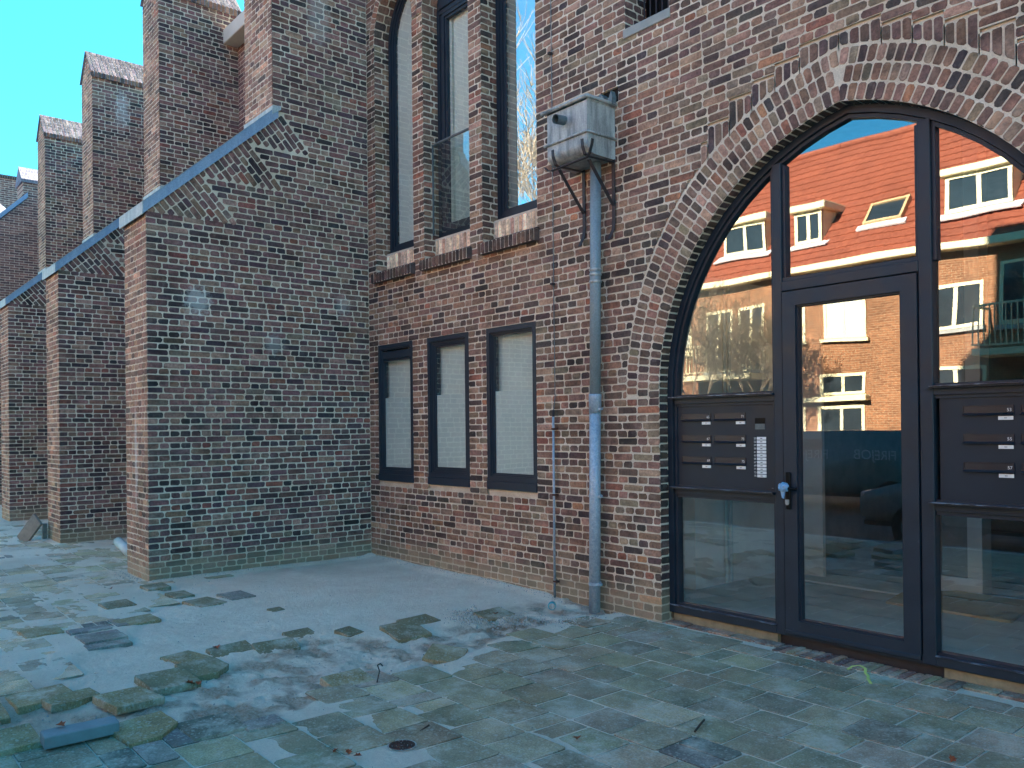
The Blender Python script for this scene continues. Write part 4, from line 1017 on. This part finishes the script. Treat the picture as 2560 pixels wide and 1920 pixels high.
# dirt ring round the cover
# plank leaning on the second buttress, pale tube
m = MB(); m.box((-0.10, -0.02, 0.0), (0.10, 0.02, 0.46), 0.004); o = m.build("wooden_board", M['wood']); o.location = (-4.62, -2.87, -0.01); o.rotation_euler = (-0.0, 0.78, 0.5)
tag(o, "short weathered board leaning against the foot of the second buttress", "board")
m = MB(); m.box((-4.62, -2.62, -0.01), (-4.55, -2.56, 0.22), 0.004); tag(m.build("wooden_post", M['wood']), "short upright wooden stump beside the leaning board", "post")
m = MB(); m.tube([(-3.05, -2.02, 0.06), (-1.9, -2.2, 0.06)], 0.06, 16); o = m.build("plastic_tube", M['stub'], None, True); tag(o, "pale plastic tube lying on the ground between two buttresses", "tube")
m = MB(); m.box((-9.4, -2.35, -0.01), (-8.9, -2.2, 0.05), 0.01); tag(m.build("yellow_offcut", M['strap']), "yellow offcut lying on the ground at the far left", "offcut")
# drinks can
can = MB(); can.tube([(0, 0, 0), (0, 0, 0.006), (0, 0, 0.11), (0, 0, 0.118)], [0.026, 0.033, 0.033, 0.026], 20)
c = can.build("drinks_can", M['can_b'], None, True); c.location = (3.50, -0.31, 0.0); c.rotation_euler = (1.45, 0, 1.15-1.2+2.6)
c.rotation_euler = (0, 1.5, -0.75); tag(c, "dented turquoise and white drinks can lying by the thin pipe", "drinks can")
m = MB(); m.tube([(0, 0, 0.0), (0, 0, 0.045)], 0.0336, 20, False); m.build("white_band", M['white'], c, True); m = MB(); m.tube([(0, 0, 0.116), (0, 0, 0.1195)], 0.026, 20); m.build("can_lid", M['zinc'], c)
# yellow strap by the door
def ribbon(m, pts, w):
    pts = [Vector(p) for p in pts]; b = len(m.v)
    for i, p in enumerate(pts):
        d = (pts[min(i+1, len(pts)-1)]-pts[max(i-1, 0)]).normalized(); s = Vector((-d.y, d.x, 0)).normalized()*w/2
        m.v += [tuple(p-s), tuple(p+s), tuple(p+s+Vector((0, 0, 0.002))), tuple(p-s+Vector((0, 0, 0.002)))]
    for i in range(len(pts)-1):
        for k in range(4): m.f.append((b+4*i+k, b+4*i+(k+1) % 4, b+4*i+4+(k+1) % 4, b+4*i+4+k)); m.mi.append(0)
m = MB(); z = -0.035; ribbon(m, [(6.05, -.15, z), (6.055, -.10, z+.012), (6.09, -.075, z+.02), (6.14, -.10, z+.016), (6.17, -.16, z+.006), (6.21, -.20, z+.003), (6.235, -.26, z+.008), (6.29, -.33, z+.002)], 0.017)
tag(m.build("plastic_strap", M['strap']), "bent pale yellow plastic strap lying in front of the door", "strap")
# leaves
def leaf(x, y, s, rot, lab, lift=0.012):
    m = MB(); P5 = [(0, -1), (.35, -.6), (.9, -.5), (.6, -.05), (.95, .35), (.4, .4), (.1, 1), (-.3, .5), (-.85, .45), (-.55, 0), (-.9, -.4), (-.35, -.55)]
    vs = [(px*s, py*s, abs(px)*s*0.55+0.1*s*py) for px, py in P5]+[(0, 0, 0)]; n = len(P5)
    vs2 = [(a, b, c_+0.001) for a, b, c_ in vs]; m.add(vs, [(i, (i+1) % n, n) for i in range(n)]); m.add(vs2, [(i, (i+1) % n, n) for i in range(n)])
    o = m.build("dry_leaf", M['leaf']); o.location = (x, y, max(hgt(x, y), float(pave(np.array(x), np.array(y))))+lift); o.rotation_euler = (rnd.uniform(-.4, .4), rnd.uniform(-.4, .4), rot)
    tag(o, lab, "leaf", "dry leaves on the ground")
for i, (x, y, s, lab) in enumerate([(5.16, -3.24, .016, "small dry leaf leftmost of the three by the drain cover"), (5.21, -3.20, .019, "middle dry leaf of the three by the drain cover"), (5.28, -3.19, .021, "largest dry leaf of the three near the drain cover"),
        (5.75, -2.23, .024, "brown curled leaf alone on a tile right of the drain cover"), (6.75, -1.69, .018, "small reddish leaf on the paving near the bottom edge"), (7.07, -1.13, .02, "brown leaf on the paving below the right letterboxes"),
        (2.97, -2.98, .03, "bright orange leaf on the smooth sand"), (3.66, -3.40, .03, "orange leaf tucked under the tilted tile"), (3.70, -3.36, .022, "dark red leaf beside the orange one under the tile"),
        (4.20, -4.20, .026, "red-brown leaf on the kerb block"), (3.42, -0.86, .026, "rust-coloured leaf in the rubble by the thin pipe"), (0.2, -2.95, .024, "small red leaf on the dusty paving left of the buttress")]):
    leaf(x, y, s, i*1.3, lab, 0.09 if i == 9 else 0.012)
def twig(pts, r, lab):
    m = MB(); m.tube(pts, r, 6); tag(m.build("twig", M['twig']), lab, "twig", "twigs and wires on the ground")
twig([(6.08, -1.73, -.03), (6.05, -1.65, -.024), (6.01, -1.56, -.03)], 0.006, "dark stick on the paving below the door")
twig([(5.16, -2.77, -.03), (5.13, -2.69, -.022)], 0.005, "short stick beside the drain cover")
twig([(4.90, -3.35, -.02), (4.93, -3.24, -.018)], 0.004, "thin stick left of the drain cover")
twig([(4.30, -2.50, -.03), (4.28, -2.47, .03), (4.24, -2.46, .055), (4.21, -2.42, .05), (4.20, -2.40, .03)], 0.004, "bent rusty wire sticking up at the paving edge")
# rubble and grit, nobody could count it
m = MB(); rr = random.Random(4)
def chip(x, y, s):
    z = max(hgt(x, y), float(pave(np.array(x), np.array(y))) if x > float(Ef(y)) else -1)
    a = [(rr.uniform(.5, 1)*s*math.cos(t)+x, rr.uniform(.5, 1)*s*math.sin(t)+y) for t in [k*1.2566+rr.uniform(-.3, .3) for k in range(5)]]
    vs = [(p[0], p[1], z-.002) for p in a]+[(x+(p[0]-x)*.6, y+(p[1]-y)*.6, z+s*rr.uniform(.5, 1.0)) for p in a]
    m.add(vs, [(5, 6, 7, 8, 9)]+[(i, (i+1) % 5, 5+(i+1) % 5, 5+i) for i in range(5)])
for _ in range(900):
    t = rr.random(); x = 3.2+t*0.85+rr.gauss(0, .06); y = -1.05+t*0.65+rr.gauss(0, .14)
    if y < -0.03: chip(x, y, rr.choice((.004, .005, .006, .008, .012)))
for _ in range(300): chip(rr.gauss(3.3, .12), rr.gauss(-.98, .1), rr.choice((.005, .007, .01, .016)))
for _ in range(420): chip(rr.uniform(-1.5, 4.6), rr.uniform(-4.6, -1.6) if rr.random() < .7 else rr.uniform(-3.2, -.1), rr.choice((.003, .004, .005, .008)))
for _ in range(160): chip(rr.uniform(4.4, 7.6), rr.uniform(-3.2, -.1), rr.choice((.003, .004, .005)))
for _ in range(200): chip(rr.uniform(3.4, 4.25), rr.uniform(-4.6, -3.6) if rr.random() < .5 else rr.uniform(-3.4, -1.7), rr.choice((.004, .006, .009)))
for _ in range(700):      # crumbs at the foot of the walls
    t = rr.random()
    if t < .5: chip(rr.uniform(.1, 4.4), -abs(rr.gauss(0, .05))-.015, rr.choice((.003, .005, .007)))
    elif t < .75: chip(abs(rr.gauss(0, .05))+.015, rr.uniform(-2.5, 0), rr.choice((.003, .004, .006)))
    else: chip(rr.uniform(-.9, .1), -2.56-abs(rr.gauss(0, .08)), rr.choice((.004, .006, .009)))
tag(m.build("rubble", M['rubble']), "loose grit and stone chips strewn over sand and paving", "rubble", None, 'stuff')

# ================================================================== downpipe, hopper, thin pipe
dp = MB(); f = lambda z: 3.776+0.0185*z
dp.tube([(f(-.06), -.075, -.06), (f(1.75), -.075, 1.75)], 0.048, 20, True)
d = dp.build("downpipe", M['galv'], None, True); tag(d, "grey-blue zinc downpipe leading down from the hopper box", "downpipe")
m = MB(); m.tube([(f(1.74), -.075, 1.74), (f(3.75), -.075, 3.75)], 0.0465, 20); m.build("upper_pipe", M['pipe_up'], d, True)
m = MB(); m.tube([(f(1.62), -.075, 1.62), (f(1.76), -.075, 1.76), (f(1.78), -.075, 1.78)], [0.051, 0.054, 0.054], 20); m.build("pipe_socket", M['galv'], d, True)
for z in (2.72, 2.78, 2.82):
    m = MB(); m.tube([(f(z), -.075, z-.012), (f(z), -.075, z), (f(z), -.075, z+.012)], [.048, .055, .048], 20); m.build("pipe_collar", M['zinc'], d, True)
for z in (1.655, 0.925, 0.185):
    m = MB(); m.tube([(f(z), -.075, z-.012), (f(z), -.075, z+.012)], .0515, 20); m.box((f(z)+.048, -.09, z-.01), (f(z)+.075, -.06, z+.01)); m.box((f(z)-.006, -.04, z-.008), (f(z)+.006, .0, z+.008)); m.build("pipe_clamp", M['galv'], d)
m = MB(); hb = (3.53, 4.0); n = 8
prof = [(-.33, 4.15), (-.33, 3.86)]+[(-.33+.10*(1-math.cos(t)), 3.80-.085*math.sin(t)) for t in [i*math.pi/2/n for i in range(n+1)]]+[(-.0, 3.715), (-.0, 4.15)]
m.prism(prof, 0, *hb); hp = m.build("hopper_box", M['zinc']); tag(hp, "weathered square zinc rainwater hopper on the wall", "rain hopper")
m = MB()
r_ = .017
m.tube([(3.475, -.345, 4.165), (4.015, -.345, 4.165), (4.015, 0, 4.165)], r_, 10); m.box((3.52, -.33, 4.14), (4.01, 0, 4.155)); m.build("rolled_rim", M['zinc'], hp, True)
m = MB(); m.tube([(3.50, -.338, 3.885), (4.008, -.338, 3.885), (4.008, 0, 3.885)], .011, 10); m.build("moulded_band", M['zinc'], hp, True)
m = MB(); m.tube([(3.735, -.32, 4.045), (3.735, -.43, 4.035)], .038, 20, False); m.tube([(3.735, -.429, 4.035), (3.735, -.33, 4.045)], .034, 20, False); m.build("overflow_spout", M['zinc_d'], hp, True)
m = MB(); m.tube([(3.735, -.335, 4.045), (3.735, -.334, 4.045)], .036, 20); m.build("spout_hole", M['dark'], hp)
def strap(m, pts, w, t=.006, ax=0):
    # flat bar following pts, width along x
    pts = [Vector(p) for p in pts]; b = len(m.v)
    for i, p in enumerate(pts):
        d_ = (pts[min(i+1, len(pts)-1)]-pts[max(i-1, 0)]).normalized(); wv = Vector((1, 0, 0)) if ax == 0 else Vector((0, 1, 0)); nv = d_.cross(wv).normalized()
        for a, c_ in ((-1, -1), (1, -1), (1, 1), (-1, 1)): m.v.append(tuple(p+wv*a*w/2+nv*c_*t/2))
    for i in range(len(pts)-1):
        for k in range(4): m.f.append((b+4*i+k, b+4*i+(k+1) % 4, b+4*i+4+(k+1) % 4, b+4*i+4+k)); m.mi.append(0)
    e = b+4*(len(pts)-1); m.f += [(b, b+1, b+2, b+3), (e, e+1, e+2, e+3)]; m.mi += [0, 0]
for X, lab in ((3.64, "left"), (3.985, "right")):
    m = MB(); strap(m, [(X, -.012, 3.72), (X, -.012, 3.2), (X, -.02, 3.14), (X-.02, -.05, 3.06)], .035); strap(m, [(X, -.30, 3.665), (X, -.015, 3.34)], .032); strap(m, [(X, -.31, 3.69), (X, -.012, 3.70)], .03)
    strap(m, [(X, -.30, 3.685), (X, -.345, 3.70), (X, -.37, 3.76), (X-.01, -.365, 3.82)], .03)
    m.build("iron_bracket", M['iron'], hp)
m = MB(); strap(m, [(3.50, -.335, 3.71), (3.54, -.335, 3.672), (3.58, -.335, 3.662), (4.0, -.335, 3.672), (4.03, -.335, 3.70), (4.06, -.34, 3.76), (4.075, -.345, 3.80)], .028, .006, 1); m.build("support_bar", M['iron'], hp)
m = MB(); m.prism([(3.84, 4.2), (3.93, 4.2), (3.92, 4.25), (3.88, 4.29), (3.85, 4.26)], 1, -.05, .03); m.prism([(3.97, 4.155), (4.03, 4.155), (4.035, 4.22), (4.02, 4.27), (4.0, 4.22), (3.97, 4.2)], 1, -.07, -.02); m.build("outlet_lip", M['zinc_d'], hp)
gp = MB(); gp.tube([(3.237, -.03, .10), (3.243, -.03, 1.61)], .0105, 10); g_ = gp.build("thin_conduit", M['galv'], None, True); tag(g_, "thin pale conduit with a cable running up the wall", "conduit")
m = MB(); m.tube([(3.236, -.03, -.04), (3.237, -.03, .11)], .0112, 10); m.build("conduit_foot", M['zinc_d'], g_, True)
m = MB(); m.tube([(3.243, -.03, 1.6), (3.243, -.03, 1.66)], .012, 8); m.build("end_cap", M['iron'], g_)
m = MB(); m.tube([(3.243, -.028, 1.65), (3.25, -.012, 1.78), (3.244, -.01, 2.8), (3.249, -.01, 4.0), (3.247, -.01, 7.1)], .0042, 6); m.build("cable", M['zinc_d'], g_)
for z in (.125, .90, 1.49, 2.79, 4.86):
    m = MB(); s2 = .016 if z < 2 else .010; m.box((3.228, -.043, z-.009), (3.228+s2*2+.012, -.0, z+.009), .002); m.build("conduit_clamp", M['rust'] if z < 2 else M['iron'], g_)

# ================================================================== the street opposite (seen in the glass)
K = {}
K['hb'] = m_bricktex("orange_brick", (0, 2), srgb(148, 100, 68), srgb(124, 82, 56), srgb(170, 150, 118))
K['cream'] = m_simple("cream_paint", srgb(216, 208, 168), 0.5, 0, 4, 0.06)
def roof_mat():
    k = NT("orange_roof_tiles"); c = k.geo(); n = k.noise(c, 1.2, 5, 0.65); n2 = k.noise(c, 9, 4, 0.7)
    b = k.mix(k.ramp(n2, [(0.35, 0.0), (0.65, 1.0)]), srgb(118, 60, 42), srgb(146, 82, 58)); b = k.mix(1.0, b, k.ramp(n, [(0.3, 0.82), (0.7, 1.15)]), 'MULTIPLY')
    k.bsdf(b, 0.75, 0, None, 0.4); return k.m
K['roof'] = roof_mat(); K['dleaf'] = m_simple("olive_leaves", srgb(84, 78, 44), 0.8, 0, 3, 0.3)
K['hglass'] = m_simple("house_window_glass", srgb(40, 50, 56), 0.08, 0, 2, 0.2)
K['curt'] = m_simple("net_curtain", srgb(190, 196, 180), 0.8, 0, 12, 0.2)
FY = -17.0; EZ, RZ, RYY = 6.12, 10.75, -21.1
def house(x0, x1, lab, wins, dorms, sky_, balc, seed):
    h = empty("terraced_house", (x0, FY, 0)); tag(h, lab, "house", "brick terraced houses across the street")
    inv = lambda o: (setattr(o, 'parent', h), setattr(o, 'matrix_parent_inverse', Matrix.Translation((-x0, -FY, 0))), o)[2]
    m = MB(); m.box((x0, FY-8, -.15), (x1, FY, EZ)); m.prism([(FY, EZ), (RYY, RZ-.1), (FY-8.2, EZ)], 0, x0+.02, x1-.02); inv(m.build("brick_wall", K['hb']))
    # pantile roof as real corrugation
    dx = 0.055; xs = np.arange(x0, x1+dx, dx); L = math.hypot(RYY-FY-.25, RZ-EZ); rows = int(L/.33); prof = []
    for r in range(rows+1):
        a = r*.33; prof += [(a, .035), (min(a+.325, L), .0)]
    sy_, sz_ = (RYY-FY-.25)/L, (RZ-EZ)/L
    V = []; 
    for a, lift in prof:
        for x in xs:
            w = .028*abs(math.sin(math.pi*x/.21))**.6+lift; V.append((x, FY+.25+a*sy_+w*sz_, EZ-.05+a*sz_-w*sy_))
    nx_ = len(xs); F_ = [(i*nx_+j, i*nx_+j+1, (i+1)*nx_+j+1, (i+1)*nx_+j) for i in range(len(prof)-1) for j in range(nx_-1)]
    m = MB(); m.add(V, F_); rf = inv(m.build("tiled_roof", K['roof']))
    m = MB(); m.tube([(x0, RYY, RZ+.02), (x1, RYY, RZ+.02)], .12, 10); m.prism([(RYY, RZ), (RYY-4.1, EZ), (RYY-4.1, EZ-.1), (RYY, RZ-.2)], 0, x0, x1); inv(m.build("roof_ridge", K['roof']))
    m = MB(); m.box((x0, FY, EZ-.22), (x1, FY+.42, EZ-.02), .02); inv(m.build("gutter_board", K['cream']))
    r = random.Random(seed)
    for (a, b, c, d, lit) in wins:
        m = MB(); y = FY+.015
        profile(m, lambda off: rect(a, b, c, d, off), [(0, .09, y-.0, y-.12)]); mid = (a+b)/2; m.box((mid-.05, y-.1, c+.09), (mid+.05, y-.01, d-.09)); profile(m, lambda off: rect(a+.09, mid-.05, c+.09, d-.09, off), [(0, .06, y-.04, y-.1)])
        m.v = [(p[0], p[1]+.02, p[2]) for p in m.v]
        w = inv(m.build("window", K['cream'])); g1 = MB(); g1.box((a+.09, y-.012, c+.09), (b-.09, y-.004, d-.09)); o = g1.build("window_pane", K['hglass'] if not lit else K['curt']); o.parent = w
        s = MB(); s.box((a-.08, y-.02, c-.11), (b+.08, y+.12, c-.02)); s.build("window_sill", K['cream'] if r.random() < .5 else M['stone']).parent = w
        for o2 in w.children: o2.matrix_parent_inverse = Matrix.Identity(4)
    for (a, b, c, d) in dorms:
        m = MB(); yf = FY-.55; m.box((a, yf-2.2, c), (b, yf-.02, d)); w = inv(m.build("dormer", K['cream']))
        m = MB(); m.box((a-.15, yf-2.5, d), (b+.15, yf+.18, d+.2), .02); m.build("dormer_roof", K['cream']).parent = w
        m = MB(); profile(m, lambda off: rect(a, b, c, d, off), [(0, .1, yf+.03, yf-.05)]); mid = (a+b)/2; m.box((mid-.06, yf-.03, c+.1), (mid+.06, yf+.02, d-.1)); m.build("dormer_frame", K['cream']).parent = w
        m = MB(); m.box((a+.1, yf-.02, c+.1), (mid-.06, yf-.008, d-.1)); m.box((mid+.06, yf-.02, c+.1), (b-.1, yf-.008, d-.1)); m.build("dormer_pane", K['hglass']).parent = w
        m = MB(); m.prism([(yf+.25, c-.2), (yf-.1, c+.02), (yf-.1, c+.05), (yf+.28, c-.17)], 0, a-.25, b+.25); m.build("lead_apron", M['white']).parent = w
    for (a, b, c) in sky_:
        t = (c-EZ)/(RZ-EZ); y0 = FY+.25+(RYY-FY-.25)*t; V = Vector((0, RYY-FY-.25, RZ-EZ)).normalized(); N = Vector(XA).cross(V)*1; N = N if N.z > 0 else -N
        O = Vector((a, y0, c))+N*.1; m = MB()
        def fr(u0, u1, v0, v1, h0, h1): m.add([tuple(O+Vector(XA)*u+V*v+N*hh) for hh in (h0, h1) for u, v in ((u0, v0), (u1, v0), (u1, v1), (u0, v1))], [(0, 1, 2, 3), (4, 5, 6, 7), (0, 1, 5, 4), (1, 2, 6, 5), (2, 3, 7, 6), (3, 0, 4, 7)])
        wd = b-a
        fr(0, wd, 0, .08, -.1, .05); fr(0, wd, .82, .9, -.1, .05); fr(0, .08, .08, .82, -.1, .05); fr(wd-.08, wd, .08, .82, -.1, .05); w = inv(m.build("roof_window", M['ply'])); m = MB(); fr(.08, wd-.08, .08, .82, -.02, .01); m.build("roof_window_pane", K['hglass']).parent = w
        m = MB(); fr(-.15, wd+.15, -.18, 0, -.08, -.02); m.build("lead_apron", M['white']).parent = w
    for (a, b, z) in balc:
        m = MB(); m.box((a, FY+.0, z-.16), (b, FY+1.1, z)); w = inv(m.build("balcony", K['cream'])); m = MB()
        m.box((a, FY+1.04, z+.95), (b, FY+1.09, z+1.0)); m.box((a, FY+1.04, z+.06), (b, FY+1.09, z+.1))
        k = int((b-a)/.12)
        for i in range(k+1): x = a+.02+(b-a-.04)*i/k; m.box((x-.012, FY+1.05, z+.1), (x+.012, FY+1.08, z+.95))
        for x in (a, b-.05): m.box((x, FY+.02, z+.95), (x+.05, FY+1.05, z+1.0))
        m.build("balcony_railing", K['cream']).parent = w
    return h
house(-5.3, 2.2, "brick house with orange roof, dormers and a skylight seen in the door glass",
      [(-3.75, -2.5, 3.94, 5.06, 1), (-.98, .35, 3.94, 5.06, 0), (.75, 1.9, 3.9, 5.5, 0), (-4.95, -4.3, 3.94, 5.06, 0), (-3.9, -2.52, 2.32, 2.98, 0), (-3.95, -2.55, .75, 2.0, 0), (-.95, .4, 2.2, 2.98, 0), (-.95, .4, .75, 2.0, 0), (-5.0, -4.3, .2, 2.0, 0)],
      [(-4.95, -4.05, 6.98, 7.9), (-.72, .88, 7.02, 7.95)], [(-2.9, -1.75, 7.15)], [(.5, 2.15, 3.3)], 1)
house(-13.0, -5.32, "brick house with cream balconies seen in the left side pane",
      [(-7.9, -6.9, 3.2, 5.2, 0), (-6.7, -5.7, 3.2, 5.2, 0), (-9.6, -8.5, 3.94, 5.06, 1), (-12, -10.6, 3.94, 5.06, 0), (-7.8, -5.8, .4, 2.5, 0), (-10.9, -8.6, .6, 2.4, 0)], [(-7.6, -6.0, 7.0, 7.95), (-11.5, -10.1, 7.0, 7.95)], [(-9.4, -8.4, 7.2)], [(-8.3, -5.5, 3.05)], 2)
house(2.22, 12.5, "shaded brick house with dark windows seen in the right pane",
      [(3.0, 4.6, 3.9, 5.4, 0), (6.0, 7.4, 3.9, 5.4, 0), (9, 10.5, 3.9, 5.4, 0), (3, 4.6, .8, 2.4, 0), (6, 7.5, .8, 2.4, 0)], [(4.0, 5.6, 7.0, 7.95)], [], [(2.4, 5.0, 3.3)], 3)
house(14.6, 27.0, "unseen sunlit brick house added at the far right to bounce light", [(16, 17.4, 3.9, 5.2, 0), (19, 20.4, 3.9, 5.2, 0), (23, 24.4, 3.9, 5.2, 0), (16, 17.6, .8, 2.4, 0), (20, 21.5, .8, 2.4, 0)], [(18, 19.6, 7.0, 7.95)], [], [], 4)  # out of view, added as a further source of bounced sunlight
# ledge and street sign on the middle house
m = MB(); m.box((-4.62, FY+.001, 2.12), (-2.38, FY+.3, 2.27), .01); m.box((-5.3, FY+.001, 2.14), (-4.63, FY+.12, 2.25)); tag(m.build("window_canopy", K['cream']), "cream canopy over the ground floor windows opposite", "canopy")

# ---- bare trees opposite
def tree(name, x, y, h, seed, lab, spread=1.0, levels=5, r0=.14, rmin=.007, leaves=0):
    q_ = random.Random(seed); t = empty(name, (x, y, 0)); tag(t, lab, "tree", "bare street trees opposite")
    tr = MB(); cr = MB(); lf = MB()
    def grow(p, d, L, r, lv):
        r = max(r, rmin)
        n = 4; pts = [p]; rs = [r]
        for i in range(n):
            d = (d+Vector((q_.uniform(-1, 1), q_.uniform(-1, 1), q_.uniform(-.3, .6)))*.16).normalized(); pts.append(pts[-1]+d*L/n); rs.append(r*(1-.45*(i+1)/n))
        (tr if lv == 0 else cr).tube(pts, rs, 7 if lv < 2 else (4 if lv < 4 else 3), False)
        if lv >= levels:
            for _ in range(leaves):
                c0 = pts[q_.randint(1, n)]; a_ = [Vector((q_.uniform(-1, 1), q_.uniform(-1, 1), q_.uniform(-1, 1)))*.035 for _ in range(3)]; lf.add([tuple(c0+v) for v in a_], [(0, 1, 2)])
            return
        k = 3 if lv == 0 else q_.choice((3, 4))
        for j in range(k+ (2 if lv > 1 else 1)):
            i = q_.randint(2, n) if lv else n-(j % 2); base = pts[i]; ax = Vector((q_.uniform(-1, 1), q_.uniform(-1, 1), q_.uniform(-.1, .8))).normalized()
            nd = (d*.75+ax*.75*spread).normalized(); grow(base, nd, L*q_.uniform(.55, .8), rs[i]*.62, lv+1)
    grow(Vector((0, 0, -.15)), Vector((0, 0, 1)), h*.36, r0, 0)
    tr.build("trunk", M['bark'], t); cr.build("branches", M['bark'], t)
    if lf.v: lf.build("last_leaves", K['dleaf'], t)
tree("bare_tree", -6.6, -14.6, 6.6, 5, "fine-branched bare tree in front of the balconies opposite", 1.1, 5, .07, .004, 1)
tree("bare_tree", -4.6, -15.2, 5.6, 12, "small bare tree beside the cream-framed window opposite", 1.1, 5, .06, .005, 1)
tree("bare_tree", -17.4, -16.5, 19.0, 9, "tall bare tree mirrored in the lancet window", .75, 5, .26, .014)
tree("bare_tree", 3.2, -14.0, 6.5, 21, "bare tree mirrored in the shaded right pane", 1.1, 5, .08)

# ---- parked cars opposite and at the kerb
def car(name, x0, y_near, L, Wd, Hh, body, lab, flip=False, van=False, rest=''):
    """side profile along x; front at x0 when not flipped"""
    c = empty(name, (x0, y_near, -.16)); tag(c, lab, "car")
    sx = (lambda u: u) if not flip else (lambda u: L-u)
    low = [(.05, .35), (0, .55), (.03, .72), (.75, .93), (1.02, .98)]; top = [(1.75, Hh-.04), (2.3, Hh), (L-.9, Hh-.03), (L-.25, Hh-.28)] if not van else [(1.5, Hh-.05), (1.9, Hh), (L-.15, Hh), (L-.02, Hh-.3)]
    end = [(L-.05, .95), (L, .6), (L-.05, .32)]
    prof = low+top+end
    bm_ = bmesh.new(); ring = []
    def yw(z): return .03+max(0, (z-.95))*.28
    A_ = [bm_.verts.new((sx(u), -yw(z), z)) for u, z in prof]; B_ = [bm_.verts.new((sx(u), -Wd+yw(z), z)) for u, z in prof]
    bm_.faces.new(A_); bm_.faces.new(B_[::-1]); n = len(prof)
    for i in range(n): bm_.faces.new((A_[i], A_[(i+1) % n], B_[(i+1) % n], B_[i]))
    bmesh.ops.recalc_face_normals(bm_, faces=bm_.faces[:]); bmesh.ops.bevel(bm_, geom=bm_.edges[:], offset=.05, segments=3, affect='EDGES')
    me = bpy.data.meshes.new("body"); bm_.to_mesh(me); bm_.free(); me.materials.append(body); me.polygons.foreach_set('use_smooth', [True]*len(me.polygons)); o = bpy.data.objects.new("body", me); COL.objects.link(o); o.parent = c
    # side glass, slightly proud, and screen
    for a in ((1.25, 1.98, 1.9), (2.05, L-1.0, L-.85)) if not van else ((1.15, 1.75, 1.7), (1.85, 2.8, 2.8)):
        u0, u1, u2 = a; zb, zt = .98, Hh-.14; t0 = u0+.42 if a[0] < 1.6 else u0
        m = MB(); P4 = [(u0, zb), (u1, zb), (min(u2, u1), zt), (t0, zt)]
        m.add([(sx(u), -yw(z)+.012, z) for u, z in P4], [(0, 1, 2, 3)]); m.build("side_window", K['hglass'], c)
    m = MB(); P4 = [(1.06, 1.0), (1.70, Hh-.08)] if not van else [(1.05, 1.02), (1.46, Hh-.1)]
    m.add([(sx(P4[0][0])+(-.02 if not flip else .02), -.15, P4[0][1]), (sx(P4[0][0])+(-.02 if not flip else .02), -Wd+.15, P4[0][1]), (sx(P4[1][0])+(-.02 if not flip else .02), -Wd+.25, P4[1][1]), (sx(P4[1][0])+(-.02 if not flip else .02), -.25, P4[1][1])], [(0, 1, 2, 3)]); m.build("windscreen", K['hglass'], c)
    for u in (.78, L-.72):
        for yy in (.0, -Wd+.2):
            m = MB(); m.tube([(sx(u), yy+.005, .31), (sx(u), yy-.2, .31)], .31, 24); w = m.build("wheel", M['black'], c); m = MB(); m.tube([(sx(u), yy+.012, .31), (sx(u), yy-.05, .31)], .19, 16); m.build("wheel_rim", M['zinc'], w)
    for yy in (-.12, -Wd+.42):
        m = MB(); m.box((sx(-.005), yy, .6), (sx(.2), yy-.3, .74), .02); m.build("headlight", M['white'], c)
    for u in (L/2, ): 
        m = MB(); m.box((sx(.1), -.012, .3), (sx(L-.1), -.035, .36)); m.build("sill_trim", M['black'], c)
    return c
K['teal'] = m_simple("dark_teal_car_paint", srgb(48, 110, 112), 0.25, 0.0, 2, 0.05); K['gcar'] = m_simple("grey_car_paint", srgb(140, 146, 142), 0.25, 0.0, 2, 0.05)
c1 = car("parked_van", -2.5, -9.5, 4.9, 1.85, 1.52, K['teal'], "dark teal low van lettered FIREJOB parked across the street", False, True)
for tx in (2.05, 3.35):
    vs, fs = text_mb("FIREJOB", .24, (tx+.95, .006, 1.02), (-1, 0, 0), ZA, (0, 1, 0), .004)
    t = MB(); t.add(vs, fs); t.build("van_lettering", M['white'], c1)
c2 = car("parked_car", 3.05, -5.55, 4.1, 1.72, 1.48, K['gcar'], "grey hatchback parked at the near kerb, mirrored in the door", False, False)
